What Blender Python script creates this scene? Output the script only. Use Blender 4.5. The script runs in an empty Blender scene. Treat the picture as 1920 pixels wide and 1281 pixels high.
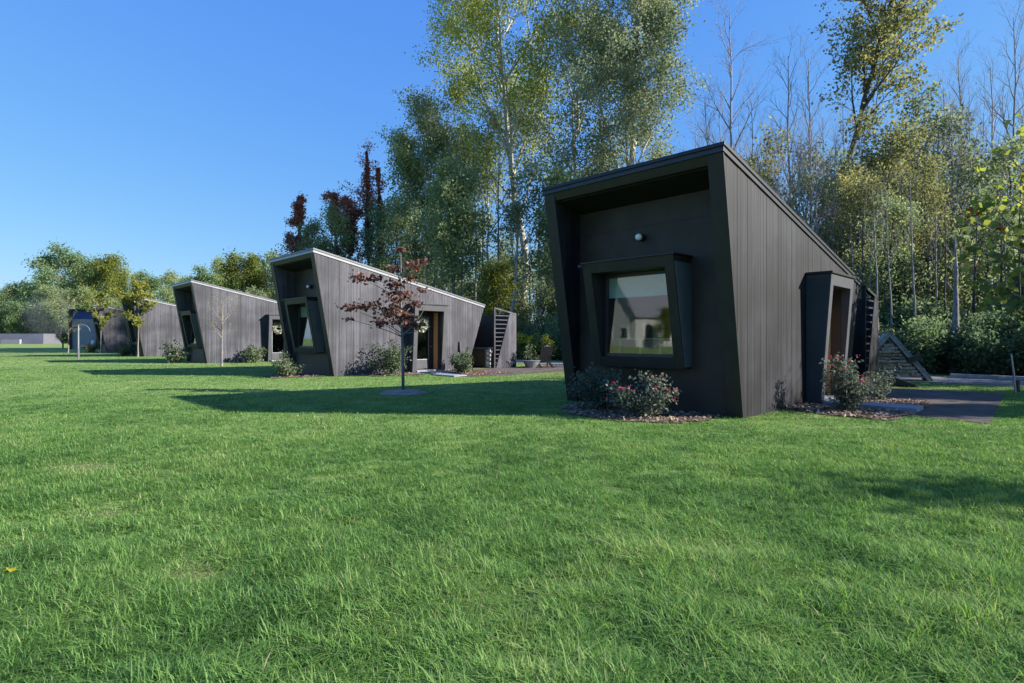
import bpy, math, random
import numpy as np
from mathutils import Vector, Matrix
R = math.radians
sc = bpy.context.scene
COL = sc.collection
rnd = random.Random(7)

# ------------------------------------------------------------------ frame of the cabin row
TH = R(45.46)
DU = np.array([math.sin(TH), math.cos(TH)])          # depth axis of a cabin
DV = np.array([-math.cos(TH), math.sin(TH)])         # along the row, away from us
C1 = np.array([3.991, 9.603])
ROW = [0, 14.893, 29.741, 44.937, 60.2]
RZ = math.atan2(DU[1], DU[0])
def loc(i, u, v):                                    # point in the local frame of cabin i -> world xy
    p = C1 + u*DU + (v + ROW[i])*DV
    return float(p[0]), float(p[1])
def at(px, Y):                                       # bearing of a photograph column at distance Y
    return (px-960)/1042.7*Y, Y

# ------------------------------------------------------------------ object helpers
def tag(o, label=None, cat=None, group=None, kind=None):
    if label: o['label'] = label
    if cat: o['category'] = cat
    if group: o['group'] = group
    if kind: o['kind'] = kind
    return o
def empty(name, p=(0, 0, 0), rz=0):
    o = bpy.data.objects.new(name, None); COL.objects.link(o)
    o.location = p; o.rotation_euler = (0, 0, rz); o.empty_display_size = .2
    return o
def kids(o): return [c for c in bpy.data.objects if c.parent == o]
def copy_tree(o, parent=None):
    c = o.copy(); COL.objects.link(c)
    if parent: c.parent = parent
    for ch in kids(o): copy_tree(ch, c)
    return c
def link_mesh(name, me, mat, parent=None):
    o = bpy.data.objects.new(name, me); COL.objects.link(o)
    if mat: me.materials.append(mat)
    if parent: o.parent = parent
    return o
def np_mesh(name, V, F, mat, parent=None, tint=None, smooth=False):
    """V n x 3, F m x k (one k)"""
    me = bpy.data.meshes.new(name)
    V = np.asarray(V, np.float32); F = np.asarray(F, np.int32)
    k = F.shape[1]
    me.vertices.add(len(V)); me.vertices.foreach_set('co', V.ravel())
    me.loops.add(F.size); me.loops.foreach_set('vertex_index', F.ravel())
    me.polygons.add(len(F)); me.polygons.foreach_set('loop_start', np.arange(0, F.size, k, dtype=np.int32))
    me.update(calc_edges=True)
    if smooth: me.polygons.foreach_set('use_smooth', np.ones(len(F), bool))
    if tint is not None:
        a = me.attributes.new('tint', 'FLOAT', 'POINT'); a.data.foreach_set('value', np.asarray(tint, np.float32))
    return link_mesh(name, me, mat, parent)

class MB:
    def __init__(s): s.v = []; s.f = []
    def add(s, vs, fs):
        b = len(s.v); s.v += [tuple(map(float, p)) for p in vs]; s.f += [tuple(b+i for i in f) for f in fs]
    def hexa(s, p): s.add(p, [(3, 2, 1, 0), (4, 5, 6, 7), (0, 1, 5, 4), (1, 2, 6, 5), (2, 3, 7, 6), (3, 0, 4, 7)])
    def box(s, x0, x1, y0, y1, z0, z1):
        s.hexa([(x0, y0, z0), (x1, y0, z0), (x1, y1, z0), (x0, y1, z0), (x0, y0, z1), (x1, y0, z1), (x1, y1, z1), (x0, y1, z1)])
    def prism(s, a, b):
        n = len(a); s.add(list(a)+list(b), [tuple(range(n))[::-1], tuple(range(n, 2*n))] + [(i, (i+1) % n, n+(i+1) % n, n+i) for i in range(n)])
    def tube(s, pts, rads, k=8, cap=True):
        P = [Vector(p) for p in pts]; n = len(P); vs = []; fs = []; prev = None
        for i in range(n):
            t = (P[min(i+1, n-1)]-P[max(i-1, 0)]).normalized()
            a = t.orthogonal().normalized() if prev is None else (prev - t*prev.dot(t)).normalized()
            prev = a; b = t.cross(a)
            for j in range(k):
                q = 2*math.pi*j/k; vs.append(P[i]+(a*math.cos(q)+b*math.sin(q))*rads[i])
        for i in range(n-1):
            for j in range(k): fs.append((i*k+j, i*k+(j+1) % k, (i+1)*k+(j+1) % k, (i+1)*k+j))
        if cap: fs += [tuple(range(k))[::-1], tuple(range((n-1)*k, n*k))]
        s.add(vs, fs)
    def bar(s, a, b, w, h, up=(0, 0, 1)):
        a = Vector(a); b = Vector(b); t = (b-a).normalized(); x = t.cross(Vector(up)).normalized(); y = x.cross(t)
        q = [(-w/2, -h/2), (w/2, -h/2), (w/2, h/2), (-w/2, h/2)]
        s.hexa([a+x*i+y*j for i, j in q]+[b+x*i+y*j for i, j in q])
    def sphere(s, c, r, n=14, m=9, sz=1):
        vs = []; fs = []
        for i in range(m+1):
            t = math.pi*i/m
            for j in range(n):
                p = 2*math.pi*j/n
                vs.append((c[0]+r*math.sin(t)*math.cos(p), c[1]+r*math.sin(t)*math.sin(p), c[2]+r*sz*math.cos(t)))
        for i in range(m):
            for j in range(n): fs.append((i*n+j, (i+1)*n+j, (i+1)*n+(j+1) % n, i*n+(j+1) % n))
        s.add(vs, fs)
    def build(s, name, mat, parent=None, bevel=0, smooth=False):
        me = bpy.data.meshes.new(name); me.from_pydata(s.v, [], s.f); me.validate(); me.update()
        if smooth: me.polygons.foreach_set('use_smooth', [True]*len(me.polygons))
        o = link_mesh(name, me, mat, parent)
        if bevel:
            m = o.modifiers.new('b', 'BEVEL'); m.width = bevel; m.segments = 2; m.limit_method = 'ANGLE'; m.angle_limit = R(50)
        return o

# ------------------------------------------------------------------ materials
def newmat(name):
    m = bpy.data.materials.new(name); m.use_nodes = True
    nt = m.node_tree; nt.nodes.clear()
    return m, nt.nodes, nt.links, nt.nodes.new('ShaderNodeOutputMaterial')
def ramp(N, stops):
    r = N.new('ShaderNodeValToRGB'); e = r.color_ramp.elements
    while len(e) < len(stops): e.new(.5)
    for k, (p, c) in enumerate(stops): e[k].position = p; e[k].color = (*c, 1)
    return r
def noise(N, L, scale, detail=4, vec=None, rough=.55):
    n = N.new('ShaderNodeTexNoise'); n.inputs['Scale'].default_value = scale; n.inputs['Detail'].default_value = detail
    n.inputs['Roughness'].default_value = rough
    if vec is not None: L.new(vec, n.inputs['Vector'])
    return n
def mapping(N, L, src, scale):
    m = N.new('ShaderNodeMapping'); m.inputs['Scale'].default_value = scale; L.new(src, m.inputs['Vector']); return m.outputs[0]
def coord(N, kind='Object'): return N.new('ShaderNodeTexCoord').outputs[kind]
def plain(name, col, rough=.6, var=.25, scale=6, metal=0, bump=0, spec=.5):
    m, N, L, O = newmat(name); b = N.new('ShaderNodeBsdfPrincipled'); L.new(b.outputs[0], O.inputs[0])
    n = noise(N, L, scale, 5, coord(N)); c = np.array(col)
    r = ramp(N, [(.3, tuple(c*(1-var))), (.7, tuple(np.minimum(c*(1+var), 1)))]); L.new(n.outputs[0], r.inputs[0]); L.new(r.outputs[0], b.inputs['Base Color'])
    b.inputs['Roughness'].default_value = rough; b.inputs['Metallic'].default_value = metal; b.inputs['Specular IOR Level'].default_value = spec
    if bump:
        bp = N.new('ShaderNodeBump'); bp.inputs['Strength'].default_value = bump; bp.inputs['Distance'].default_value = .02
        n2 = noise(N, L, scale*6, 6, coord(N)); L.new(n2.outputs[0], bp.inputs['Height']); L.new(bp.outputs[0], b.inputs['Normal'])
    return m
def leafmat(name, stops, trans=.53, gloss=.02):
    m, N, L, O = newmat(name)
    a = N.new('ShaderNodeAttribute'); a.attribute_name = 'tint'
    r = ramp(N, stops); L.new(a.outputs['Fac'], r.inputs[0])
    d = N.new('ShaderNodeBsdfDiffuse'); t = N.new('ShaderNodeBsdfTranslucent'); g = N.new('ShaderNodeBsdfGlossy'); g.inputs['Roughness'].default_value = .6
    L.new(r.outputs[0], d.inputs[0])
    hs = N.new('ShaderNodeHueSaturation'); hs.inputs['Value'].default_value = 1.25; hs.inputs['Saturation'].default_value = 1.1; hs.inputs['Hue'].default_value = .49
    L.new(r.outputs[0], hs.inputs['Color']); L.new(hs.outputs[0], t.inputs[0])
    x = N.new('ShaderNodeMixShader'); x.inputs[0].default_value = trans; L.new(d.outputs[0], x.inputs[1]); L.new(t.outputs[0], x.inputs[2])
    y = N.new('ShaderNodeMixShader'); y.inputs[0].default_value = gloss; L.new(x.outputs[0], y.inputs[1]); L.new(g.outputs[0], y.inputs[2])
    L.new(y.outputs[0], O.inputs[0]); return m
def siding(name, base, streak):
    m, N, L, O = newmat(name); b = N.new('ShaderNodeBsdfPrincipled'); L.new(b.outputs[0], O.inputs[0])
    co = coord(N)
    st = noise(N, L, 1, 5, mapping(N, L, co, (14, 14, .35)), .65)        # rain streaks and grain along the boards
    bl = noise(N, L, .9, 4, mapping(N, L, co, (1, 1, .8)))
    sx = N.new('ShaderNodeSeparateXYZ'); L.new(co, sx.inputs[0])
    fl = N.new('ShaderNodeMath'); fl.operation = 'MULTIPLY'; fl.inputs[1].default_value = 1/.142; L.new(sx.outputs[0], fl.inputs[0])
    f2 = N.new('ShaderNodeMath'); f2.operation = 'FLOOR'; L.new(fl.outputs[0], f2.inputs[0])
    wn = N.new('ShaderNodeTexWhiteNoise'); wn.noise_dimensions = '1D'; L.new(f2.outputs[0], wn.inputs['W'])
    def mx(a, wa, c, wc):
        p = N.new('ShaderNodeMath'); p.operation = 'MULTIPLY'; p.inputs[1].default_value = wa; L.new(a, p.inputs[0])
        q = N.new('ShaderNodeMath'); q.operation = 'MULTIPLY_ADD'; q.inputs[1].default_value = wc; L.new(c, q.inputs[0]); L.new(p.outputs[0], q.inputs[2]); return q.outputs[0]
    s = mx(mx(st.outputs[0], .42, bl.outputs[0], .5), 1, wn.outputs[0], .09)
    c = np.array(base); r = ramp(N, [(.40, tuple(c*.66)), (.49, tuple(c)), (.58, tuple(np.array(streak)*1.08))]); L.new(s, r.inputs[0])
    L.new(r.outputs[0], b.inputs['Base Color']); b.inputs['Roughness'].default_value = .6; b.inputs['Specular IOR Level'].default_value = .27
    bp = N.new('ShaderNodeBump'); bp.inputs['Strength'].default_value = .25; bp.inputs['Distance'].default_value = .004
    L.new(st.outputs[0], bp.inputs['Height']); L.new(bp.outputs[0], b.inputs['Normal'])
    return m
def glassmat(name, tint=(.75, .8, .78), base=.1):
    m, N, L, O = newmat(name)
    t = N.new('ShaderNodeBsdfTransparent'); t.inputs[0].default_value = (*tint, 1)
    g = N.new('ShaderNodeBsdfGlossy'); g.inputs['Roughness'].default_value = .025; g.inputs[0].default_value = (.95, .98, 1, 1)
    lw = N.new('ShaderNodeLayerWeight'); lw.inputs[0].default_value = .5                    # two sided Schlick reflection
    pw = N.new('ShaderNodeMath'); pw.operation = 'POWER'; pw.inputs[1].default_value = 4; L.new(lw.outputs['Facing'], pw.inputs[0])
    f = N.new('ShaderNodeMath'); f.operation = 'MULTIPLY_ADD'; f.inputs[1].default_value = 1-base; f.inputs[2].default_value = base; L.new(pw.outputs[0], f.inputs[0])
    wv = noise(N, L, 1.6, 2, coord(N)); bp = N.new('ShaderNodeBump'); bp.inputs['Strength'].default_value = .12; bp.inputs['Distance'].default_value = .01; L.new(wv.outputs[0], bp.inputs['Height']); L.new(bp.outputs[0], g.inputs['Normal'])
    x = N.new('ShaderNodeMixShader'); L.new(f.outputs[0], x.inputs[0]); L.new(t.outputs[0], x.inputs[1]); L.new(g.outputs[0], x.inputs[2]); L.new(x.outputs[0], O.inputs[0])
    return m
def woodmat(name, a, b_, sc_=(3, 3, 40)):
    m, N, L, O = newmat(name); b = N.new('ShaderNodeBsdfPrincipled'); L.new(b.outputs[0], O.inputs[0])
    n = noise(N, L, 1, 6, mapping(N, L, coord(N), sc_), .65); r = ramp(N, [(.3, a), (.7, b_)]); L.new(n.outputs[0], r.inputs[0]); L.new(r.outputs[0], b.inputs['Base Color'])
    b.inputs['Roughness'].default_value = .65; return m
def barkmat(name, dark, light, s=(3, 3, 1.2), lo=.38, hi=.6):
    m, N, L, O = newmat(name); b = N.new('ShaderNodeBsdfPrincipled'); L.new(b.outputs[0], O.inputs[0])
    n = noise(N, L, 3, 7, mapping(N, L, coord(N), s), .7); r = ramp(N, [(lo, dark), (hi, light)]); L.new(n.outputs[0], r.inputs[0]); L.new(r.outputs[0], b.inputs['Base Color'])
    b.inputs['Roughness'].default_value = .9; b.inputs['Specular IOR Level'].default_value = .15
    bp = N.new('ShaderNodeBump'); bp.inputs['Strength'].default_value = .6; bp.inputs['Distance'].default_value = .03; L.new(n.outputs[0], bp.inputs['Height']); L.new(bp.outputs[0], b.inputs['Normal'])
    return m
def groundmat(name, stops, s1, s2, rough=.95, bump=.5, bs=60, dist=.03):
    m, N, L, O = newmat(name); b = N.new('ShaderNodeBsdfPrincipled'); L.new(b.outputs[0], O.inputs[0])
    co = coord(N); n1 = noise(N, L, s1, 5, co); n2 = noise(N, L, s2, 5, co)
    mx = N.new('ShaderNodeMath'); mx.operation = 'ADD'; L.new(n1.outputs[0], mx.inputs[0]); L.new(n2.outputs[0], mx.inputs[1])
    hf = N.new('ShaderNodeMath'); hf.operation = 'MULTIPLY'; hf.inputs[1].default_value = .5; L.new(mx.outputs[0], hf.inputs[0])
    r = ramp(N, stops); L.new(hf.outputs[0], r.inputs[0]); L.new(r.outputs[0], b.inputs['Base Color'])
    b.inputs['Roughness'].default_value = rough; b.inputs['Specular IOR Level'].default_value = .15
    n3 = noise(N, L, bs, 6, co, .7); bp = N.new('ShaderNodeBump'); bp.inputs['Strength'].default_value = bump; bp.inputs['Distance'].default_value = dist
    L.new(n3.outputs[0], bp.inputs['Height']); L.new(bp.outputs[0], b.inputs['Normal'])
    return m

M = {}
M['siding'] = siding('dark_stained_boards', (.0085, .0092, .0118), (.0215, .0226, .0275))
M['siding_grey'] = siding('paler_grey_boards', (.054, .0535, .064), (.088, .087, .101))
M['facade'] = plain('black_facade_panel', (.038, .030, .0245), .5, .25, 2.2, spec=.3)
M['frame'] = plain('black_trim_boards', (.0235, .0215, .0190), .5, .2, 3, spec=.3)
M['teal'] = plain('blue_black_panel', (.036, .046, .054), .42, .15, 2, spec=.4)
M['fin'] = plain('sky_lit_fin', (.085, .10, .115), .45, .15, 2)  # lighter blue-grey stands in for sky light on the bay's side
M['boxfront'] = plain('grey_black_trim', (.055, .057, .066), .5, .15, 4)
M['cap'] = plain('roof_edge_metal', (.022, .023, .026), .42, .2, 5, spec=.4)
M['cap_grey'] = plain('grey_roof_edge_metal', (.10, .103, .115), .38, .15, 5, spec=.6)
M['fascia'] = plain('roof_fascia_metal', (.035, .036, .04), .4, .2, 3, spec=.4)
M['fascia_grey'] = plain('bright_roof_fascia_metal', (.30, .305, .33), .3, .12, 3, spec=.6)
M['soffit'] = plain('black_soffit', (.007, .0075, .009), .6, .2, 3)
M['interior'] = plain('interior_lining', (.10, .09, .08), .8, .1, 2)
M['shade'] = plain('pale_roller_shade', (.62, .70, .70), .8, .05, 20)
M['glass'] = glassmat('window_glass', (.84, .9, .88), .10)
M['doorglass'] = glassmat('door_glass', (.75, .75, .68), .10)
M['sash'] = plain('dark_sash', (.018, .019, .021), .4, .1, 5)
M['wood'] = woodmat('orange_wood_reveal', (.46, .235, .085), (.62, .35, .15), (20, 20, 1.2))
M['darkwood'] = woodmat('brown_tub_cladding', (.055, .038, .028), (.10, .072, .052), (20, 20, 1.5))
M['white'] = plain('white_paint', (.72, .73, .72), .5, .06, 10)
M['lampwhite'] = plain('opal_lamp_glass', (.82, .85, .86), .25, .03, 10)
M['concrete'] = plain('pale_concrete', (.24, .255, .28), .85, .12, 9, bump=.2)
M['black'] = plain('black_plastic', (.014, .014, .016), .45, .2, 8)
M['metal'] = plain('grey_metal', (.33, .35, .36), .4, .15, 8, metal=.6)
M['weathered'] = woodmat('weathered_grey_timber', (.19, .165, .14), (.42, .385, .34), (4, 4, 4))
M['log'] = woodmat('split_firewood', (.16, .10, .065), (.62, .46, .31), (6, 6, 6))
M['pale_bark'] = barkmat('pale_poplar_bark', (.17, .16, .14), (.46, .44, .39), (3, 3, 1.2), .36, .52)
M['grey_bark'] = barkmat('grey_bark', (.12, .11, .10), (.30, .285, .27))
M['dark_bark'] = barkmat('dark_bark', (.035, .03, .026), (.11, .098, .088))
M['twig_bark'] = barkmat('bare_grey_bark', (.17, .15, .15), (.34, .31, .31))
M['young_bark'] = barkmat('young_bark', (.14, .12, .10), (.28, .25, .21))
M['wrap'] = plain('dark_tree_wrap', (.13, .13, .15), .7, .2, 8)
def G(*a): return [(i/(len(a)-1), c) for i, c in enumerate(a)]
M['l_yellow'] = leafmat('yellow_green_poplar_leaves', G((.114, .176, .046), (.229, .290, .073), (.394, .415, .094), (.623, .561, .124)))
M['l_grey'] = leafmat('grey_green_poplar_leaves', G((.104, .136, .073), (.177, .218, .116), (.254, .301, .159), (.354, .395, .230)), gloss=.03)
M['l_green'] = leafmat('green_leaves', G((.120, .162, .079), (.198, .252, .114), (.282, .348, .156), (.384, .432, .204)))
M['l_olive'] = leafmat('olive_leaves', G((.106, .125, .053), (.198, .211, .085), (.290, .290, .106), (.422, .356, .119)))
M['l_dark'] = leafmat('dark_undergrowth_leaves', G((.057, .097, .053), (.107, .159, .077), (.164, .232, .105), (.232, .309, .136)))
M['l_wood'] = leafmat('background_wood_leaves', G((.101, .132, .072), (.181, .226, .110), (.282, .323, .151), (.424, .424, .181)))
M['l_far'] = leafmat('far_tree_leaves', G((.079, .139, .072), (.139, .212, .101), (.223, .312, .133), (.378, .446, .178)))
M['l_red'] = leafmat('red_creeper_leaves', G((.10, .10, .052), (.19, .125, .075), (.30, .125, .09), (.40, .15, .105)), .45)
M['l_purple'] = leafmat('purple_maple_leaves', G((.060, .036, .032), (.115, .060, .048), (.175, .080, .058), (.29, .12, .065)), .3, .03)
M['l_lime'] = leafmat('yellow_green_young_leaves', G((.10, .13, .025), (.17, .20, .035), (.26, .27, .05), (.36, .32, .07)))
M['l_big'] = leafmat('broad_green_leaves', G((.075, .115, .03), (.14, .19, .045), (.27, .31, .065), (.44, .43, .10)), .55)
M['l_scarlet'] = leafmat('scarlet_leaves', G((.35, .03, .02), (.50, .05, .03)), .4)
M['l_rose'] = leafmat('rose_bush_leaves', G((.052, .072, .050), (.092, .118, .078), (.145, .17, .118), (.20, .20, .14)), .3, .03)
M['l_shrub'] = leafmat('shrub_leaves', G((.040, .062, .032), (.075, .105, .05), (.125, .16, .078), (.17, .175, .09)), .3, .03)
M['petal'] = leafmat('pink_red_petals', G((.34, .04, .07), (.50, .09, .15)), .3)
M['gold'] = leafmat('goldenrod_flowers', G((.42, .38, .03), (.62, .58, .06)), .3)
M['wreath'] = leafmat('wreath_leaves', G((.10, .13, .05), (.42, .46, .36), (.62, .63, .56)), .2)
M['grass'] = leafmat('grass_blades', G((.058, .138, .038), (.118, .245, .058), (.185, .335, .080), (.29, .385, .12), (.46, .42, .24)), .45, .02)
M['lawn'] = groundmat('lawn_turf', [(.34, (.10, .17, .045)), (.46, (.16, .25, .07)), (.55, (.21, .30, .085)), (.68, (.31, .30, .13))], .22, 2.2, bump=.9, bs=24, dist=.06)
_nt = M['lawn'].node_tree; _N = _nt.nodes; _L = _nt.links; _b = [n for n in _N if n.type == 'BSDF_PRINCIPLED'][0]; _src = _b.inputs['Base Color'].links[0].from_socket
_n = noise(_N, _L, 1, 4, mapping(_N, _L, coord(_N), (.018, .07, 1))); _r = ramp(_N, [(.52, (0, 0, 0)), (.62, (1, 1, 1))]); _L.new(_n.outputs[0], _r.inputs[0])   # dry patches on the far lawn
_m = _N.new('ShaderNodeMix'); _m.data_type = 'RGBA'; _L.new(_r.outputs[0], _m.inputs[0]); _L.new(_src, _m.inputs[6]); _m.inputs[7].default_value = (.27, .23, .10, 1); _L.new(_m.outputs[2], _b.inputs['Base Color'])
M['forest_floor'] = groundmat('leaf_litter', [(.38, (.022, .026, .014)), (.52, (.04, .042, .02)), (.65, (.075, .06, .035))], .6, 9, bump=.8)
M['gravel'] = groundmat('grey_gravel_road', [(.38, (.11, .11, .115)), (.6, (.21, .21, .22))], 2, 55, bump=.7, bs=120, dist=.02)
M['patio'] = groundmat('dark_brown_gravel_patio', [(.36, (.080, .066, .058)), (.62, (.165, .138, .122))], 1.4, 38, bump=.9, bs=70, dist=.02)
M['soil'] = groundmat('mulch_soil', [(.36, (.12, .085, .062)), (.62, (.25, .185, .14))], 3, 40, bump=1, bs=60)
M['tanmulch'] = groundmat('tan_mulch', [(.36, (.20, .165, .13)), (.62, (.38, .33, .27))], 3, 40, bump=1, bs=60)
M['redsoil'] = groundmat('red_brown_mulch', [(.36, (.085, .045, .035)), (.62, (.19, .105, .08))], 3, 40, bump=1, bs=60)
M['chips'] = leafmat('wood_chips', G((.15, .10, .07), (.27, .195, .14), (.42, .33, .245)), 0, .02)
M['roofgrey'] = plain('pale_metal_roof', (.11, .11, .13), .5, .08, .3)
M['blueglass'] = plain('blue_glazed_band', (.02, .05, .19), .35, .1, 1, spec=.3)
M['wallgrey'] = plain('grey_board_wall', (.26, .26, .28), .6, .12, 1.5)
M['whitewall'] = plain('white_house_boards', (.38, .37, .35), .7, .06, 1)
M['housegrey'] = plain('grey_shingles', (.16, .16, .18), .8, .15, 3)

# ------------------------------------------------------------------ vegetation generators
def frames(t):
    r = np.where(np.abs(t[:, 2:3]) < .9, np.array([[0, 0, 1.]]), np.array([[1., 0, 0]]))
    a = np.cross(t, r); a /= np.linalg.norm(a, axis=1, keepdims=True)+1e-9
    return a, np.cross(t, a)
def tubes(paths, name, mat, parent):
    VS = []; FS = []; base = 0
    for P, rd, k in paths:
        n = len(P); t = np.gradient(P, axis=0); t /= np.linalg.norm(t, axis=1, keepdims=True)+1e-9
        a, b = frames(t); q = np.arange(k)*2*np.pi/k
        V = P[:, None]+rd[:, None, None]*(np.cos(q)[None, :, None]*a[:, None]+np.sin(q)[None, :, None]*b[:, None])
        i = np.arange(n-1)[:, None]; j = np.arange(k)[None]; j2 = (j+1) % k
        F = np.stack([i*k+j, i*k+j2, (i+1)*k+j2, (i+1)*k+j], -1).reshape(-1, 4)+base
        VS.append(V.reshape(-1, 3)); FS.append(F); base += n*k
    return np_mesh(name, np.concatenate(VS), np.concatenate(FS), mat, parent, smooth=True)
def grow(g, H, r0, lean, levels, wob=.02, taper=.9):
    """levels: (number, first t, angle deg, length fraction, upward pull, length profile)"""
    out = []; n = 16; t = np.linspace(0, 1, n)
    w = np.cumsum(g.normal(0, wob*H/n*2, (n, 2)), 0); w -= w[0]
    P = np.stack([lean[0]*t**1.15+w[:, 0], lean[1]*t+w[:, 1], t*H], 1)
    rd = r0*(1-taper*t)**.8; rd[0] *= 1.35; rd[1] *= 1.08
    def rec(P, rd, L, lev):
        out.append((P, np.maximum(rd, .004), lev))
        if lev >= len(levels): return
        m, t0, ang, lf, up, prof = levels[lev]
        az = g.uniform(0, 6.28)
        m = max(1, int(round(m*g.uniform(.85, 1.15)))) if lev else m
        for i in range(m):
            s = (i+g.uniform(.2, .8))/m; tt = t0+(1-t0)*s
            x = tt*(len(P)-1); k = min(int(x), len(P)-2); b = P[k]+(P[k+1]-P[k])*(x-k)
            rb = rd[k]+(rd[k+1]-rd[k])*(x-k)
            ax = P[k+1]-P[k]; ax = ax/np.linalg.norm(ax)
            a, c = frames(ax[None]); az += 2.4+g.normal(0, .35)
            an = R(ang)*g.uniform(.75, 1.25)
            d = ax*math.cos(an)+(a[0]*math.cos(az)+c[0]*math.sin(az))*math.sin(an)
            l = L*lf*prof(s)*g.uniform(.7, 1.2); nn = 7 if lev == 0 else 5
            Q = [b]
            for q in range(nn-1):
                d = d+np.array([0, 0, up/(nn-1)])+g.normal(0, .09, 3); d /= np.linalg.norm(d)
                Q.append(Q[-1]+d*l/(nn-1))
            r1 = min(rb*.72, .011*l+.006) if lev else min(rb*.75, .016*l+.012)
            rec(np.array(Q), r1*np.linspace(1, .22, nn), l, lev+1)
    rec(P, rd, H, 0)
    return out
def leaves(g, C, size, orient=None, droop=.3, asp=.62, cl=None):
    n = len(C); d = g.normal(0, 1, (n, 3)); d[:, 2] -= droop; d /= np.linalg.norm(d, axis=1, keepdims=True)
    a, b = frames(d); q = g.uniform(0, 6.28, n)[:, None]; s = a*np.cos(q)+b*np.sin(q); u = np.cross(d, s)
    L = (size*g.uniform(.65, 1.3, n))[:, None]; w = L*asp*.5
    V = np.stack([C-d*L*.5, C+s*w+u*w*.25, C+d*L*.5, C-s*w+u*w*.25], 1).reshape(-1, 3)
    F = np.arange(4*n).reshape(n, 4)
    t = np.clip(g.normal(.42, .2, n)*.6+(cl if cl is not None else .4)*.4+.02, 0, 1)
    return V, F, np.repeat(t, 4)
def leafpoints(g, sk, lev, per, sig, t0=.25):
    C = []; K = []
    for P, rd, l in sk:
        if l < lev: continue
        m = max(1, int(per*g.uniform(.4, 1.6)*(1 if l > lev or lev == 0 else 1)))
        x = g.uniform(t0, 1.02, m)*(len(P)-1); k = np.minimum(x.astype(int), len(P)-2)
        p = P[k]+(P[k+1]-P[k])*(x-k)[:, None]
        C.append(p+g.normal(0, sig, (m, 3))); K.append(np.full(m, g.uniform(0, 1)))
    return np.concatenate(C), np.concatenate(K)
one = lambda s: 1.0
def round_(s): return .45+.65*math.sin(math.pi*min(1, s*.85+.12))
def tall_(s): return (1-.72*s)*(.55+.45*min(1, s*4))
def tree(name, label, cat, p, g, H, r0, lean, levels, mleaf, mbark, per, sig, lsize, group=None, wob=.02, lev=None, hue=0, thin=None, rz=0):
    e = empty(name, (p[0], p[1], 0), rz); tag(e, label, cat, group)
    sk = grow(g, H, r0, lean, levels, wob)
    if thin: sk = [s for s in sk if s[2] == 0 or thin(s[0])]
    tubes([(P, rd, (10, 6, 4, 3)[min(l, 3)]) for P, rd, l in sk], 'trunk', M[mbark], e)
    if per:
        C, K = leafpoints(g, sk, len(levels) if lev is None else lev, per, sig)
        V, F, T = leaves(g, C, lsize, cl=K); np_mesh('crown', V, F, M[mleaf], e, tint=np.clip(T+hue, 0, 1))
    return e
def dup(root, p, rz, s, label, group=None):
    o = copy_tree(root); o.location = (p[0], p[1], 0); o.rotation_euler = (0, 0, rz); o.scale = (s[0], s[0], s[1]) if isinstance(s, tuple) else (s, s, s)
    o['label'] = label
    if group: o['group'] = group
    return o
def shrub_mesh(g, w, h, n, lsize, stems=14):
    """returns stem paths, leaf centres, cluster tint"""
    paths = []; C = []; K = []
    for i in range(stems):
        az = g.uniform(0, 6.28); out = w*.5*math.sqrt(g.uniform(.02, 1)); top = h*g.uniform(.55, 1.02)*(1-.45*(out/(w*.5))**2)
        t = np.linspace(0, 1, 5)[:, None]
        P = np.array([[math.cos(az), math.sin(az), 0]])*out*t**1.3+np.array([[0, 0, top]])*t**.9+g.normal(0, .02*w, (5, 3))*t
        paths.append((P, np.linspace(.010, .003, 5)*max(1, h), 4))
        m = int(n/stems*g.uniform(.5, 1.5)); x = g.uniform(.15, 1.05, m)
        p = P[0]+0*P[:1]; idx = np.clip(x*4, 0, 3.99); k = idx.astype(int); p = P[k]+(P[np.minimum(k+1, 4)]-P[k])*(idx-k)[:, None]
        C.append(p+g.normal(0, 1, (m, 3))*np.array([.10*w, .10*w, .07*h])*(1.15-.5*x)[:, None]); K.append(np.full(m, g.uniform(0, 1)))
    C = np.concatenate(C); C[:, 2] = np.abs(C[:, 2])+.02
    return paths, C, np.concatenate(K)
def shrub(name, label, p, seed, w, h, n, lsize, mat, flowers=0, group=None, cat='bush', hue=0, z=0):
    g = np.random.default_rng(seed); e = empty(name, (p[0], p[1], z)); tag(e, label, cat, group)
    paths, C, K = shrub_mesh(g, w, h, n, lsize)
    tubes(paths, 'stems', M['dark_bark'], e)
    V, F, T = leaves(g, C, lsize, droop=-.2, cl=K); np_mesh('foliage', V, F, M[mat], e, tint=np.clip(T+hue, 0, 1))
    if flowers:
        top = C[np.argsort(-(C[:, 2]+.75*np.linalg.norm(C[:, :2], axis=1)))[:max(flowers*24, 90)]]
        top = top[g.permutation(len(top))[:flowers]]
        for c in top:
            P = c+g.normal(0, .015, (7, 3))+np.array([0, 0, .03]); v, f, t = leaves(g, P, .042, droop=-.6, asp=.8)
            np_mesh('flower', v, f, M['petal'], e, tint=t)
    return e

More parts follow.
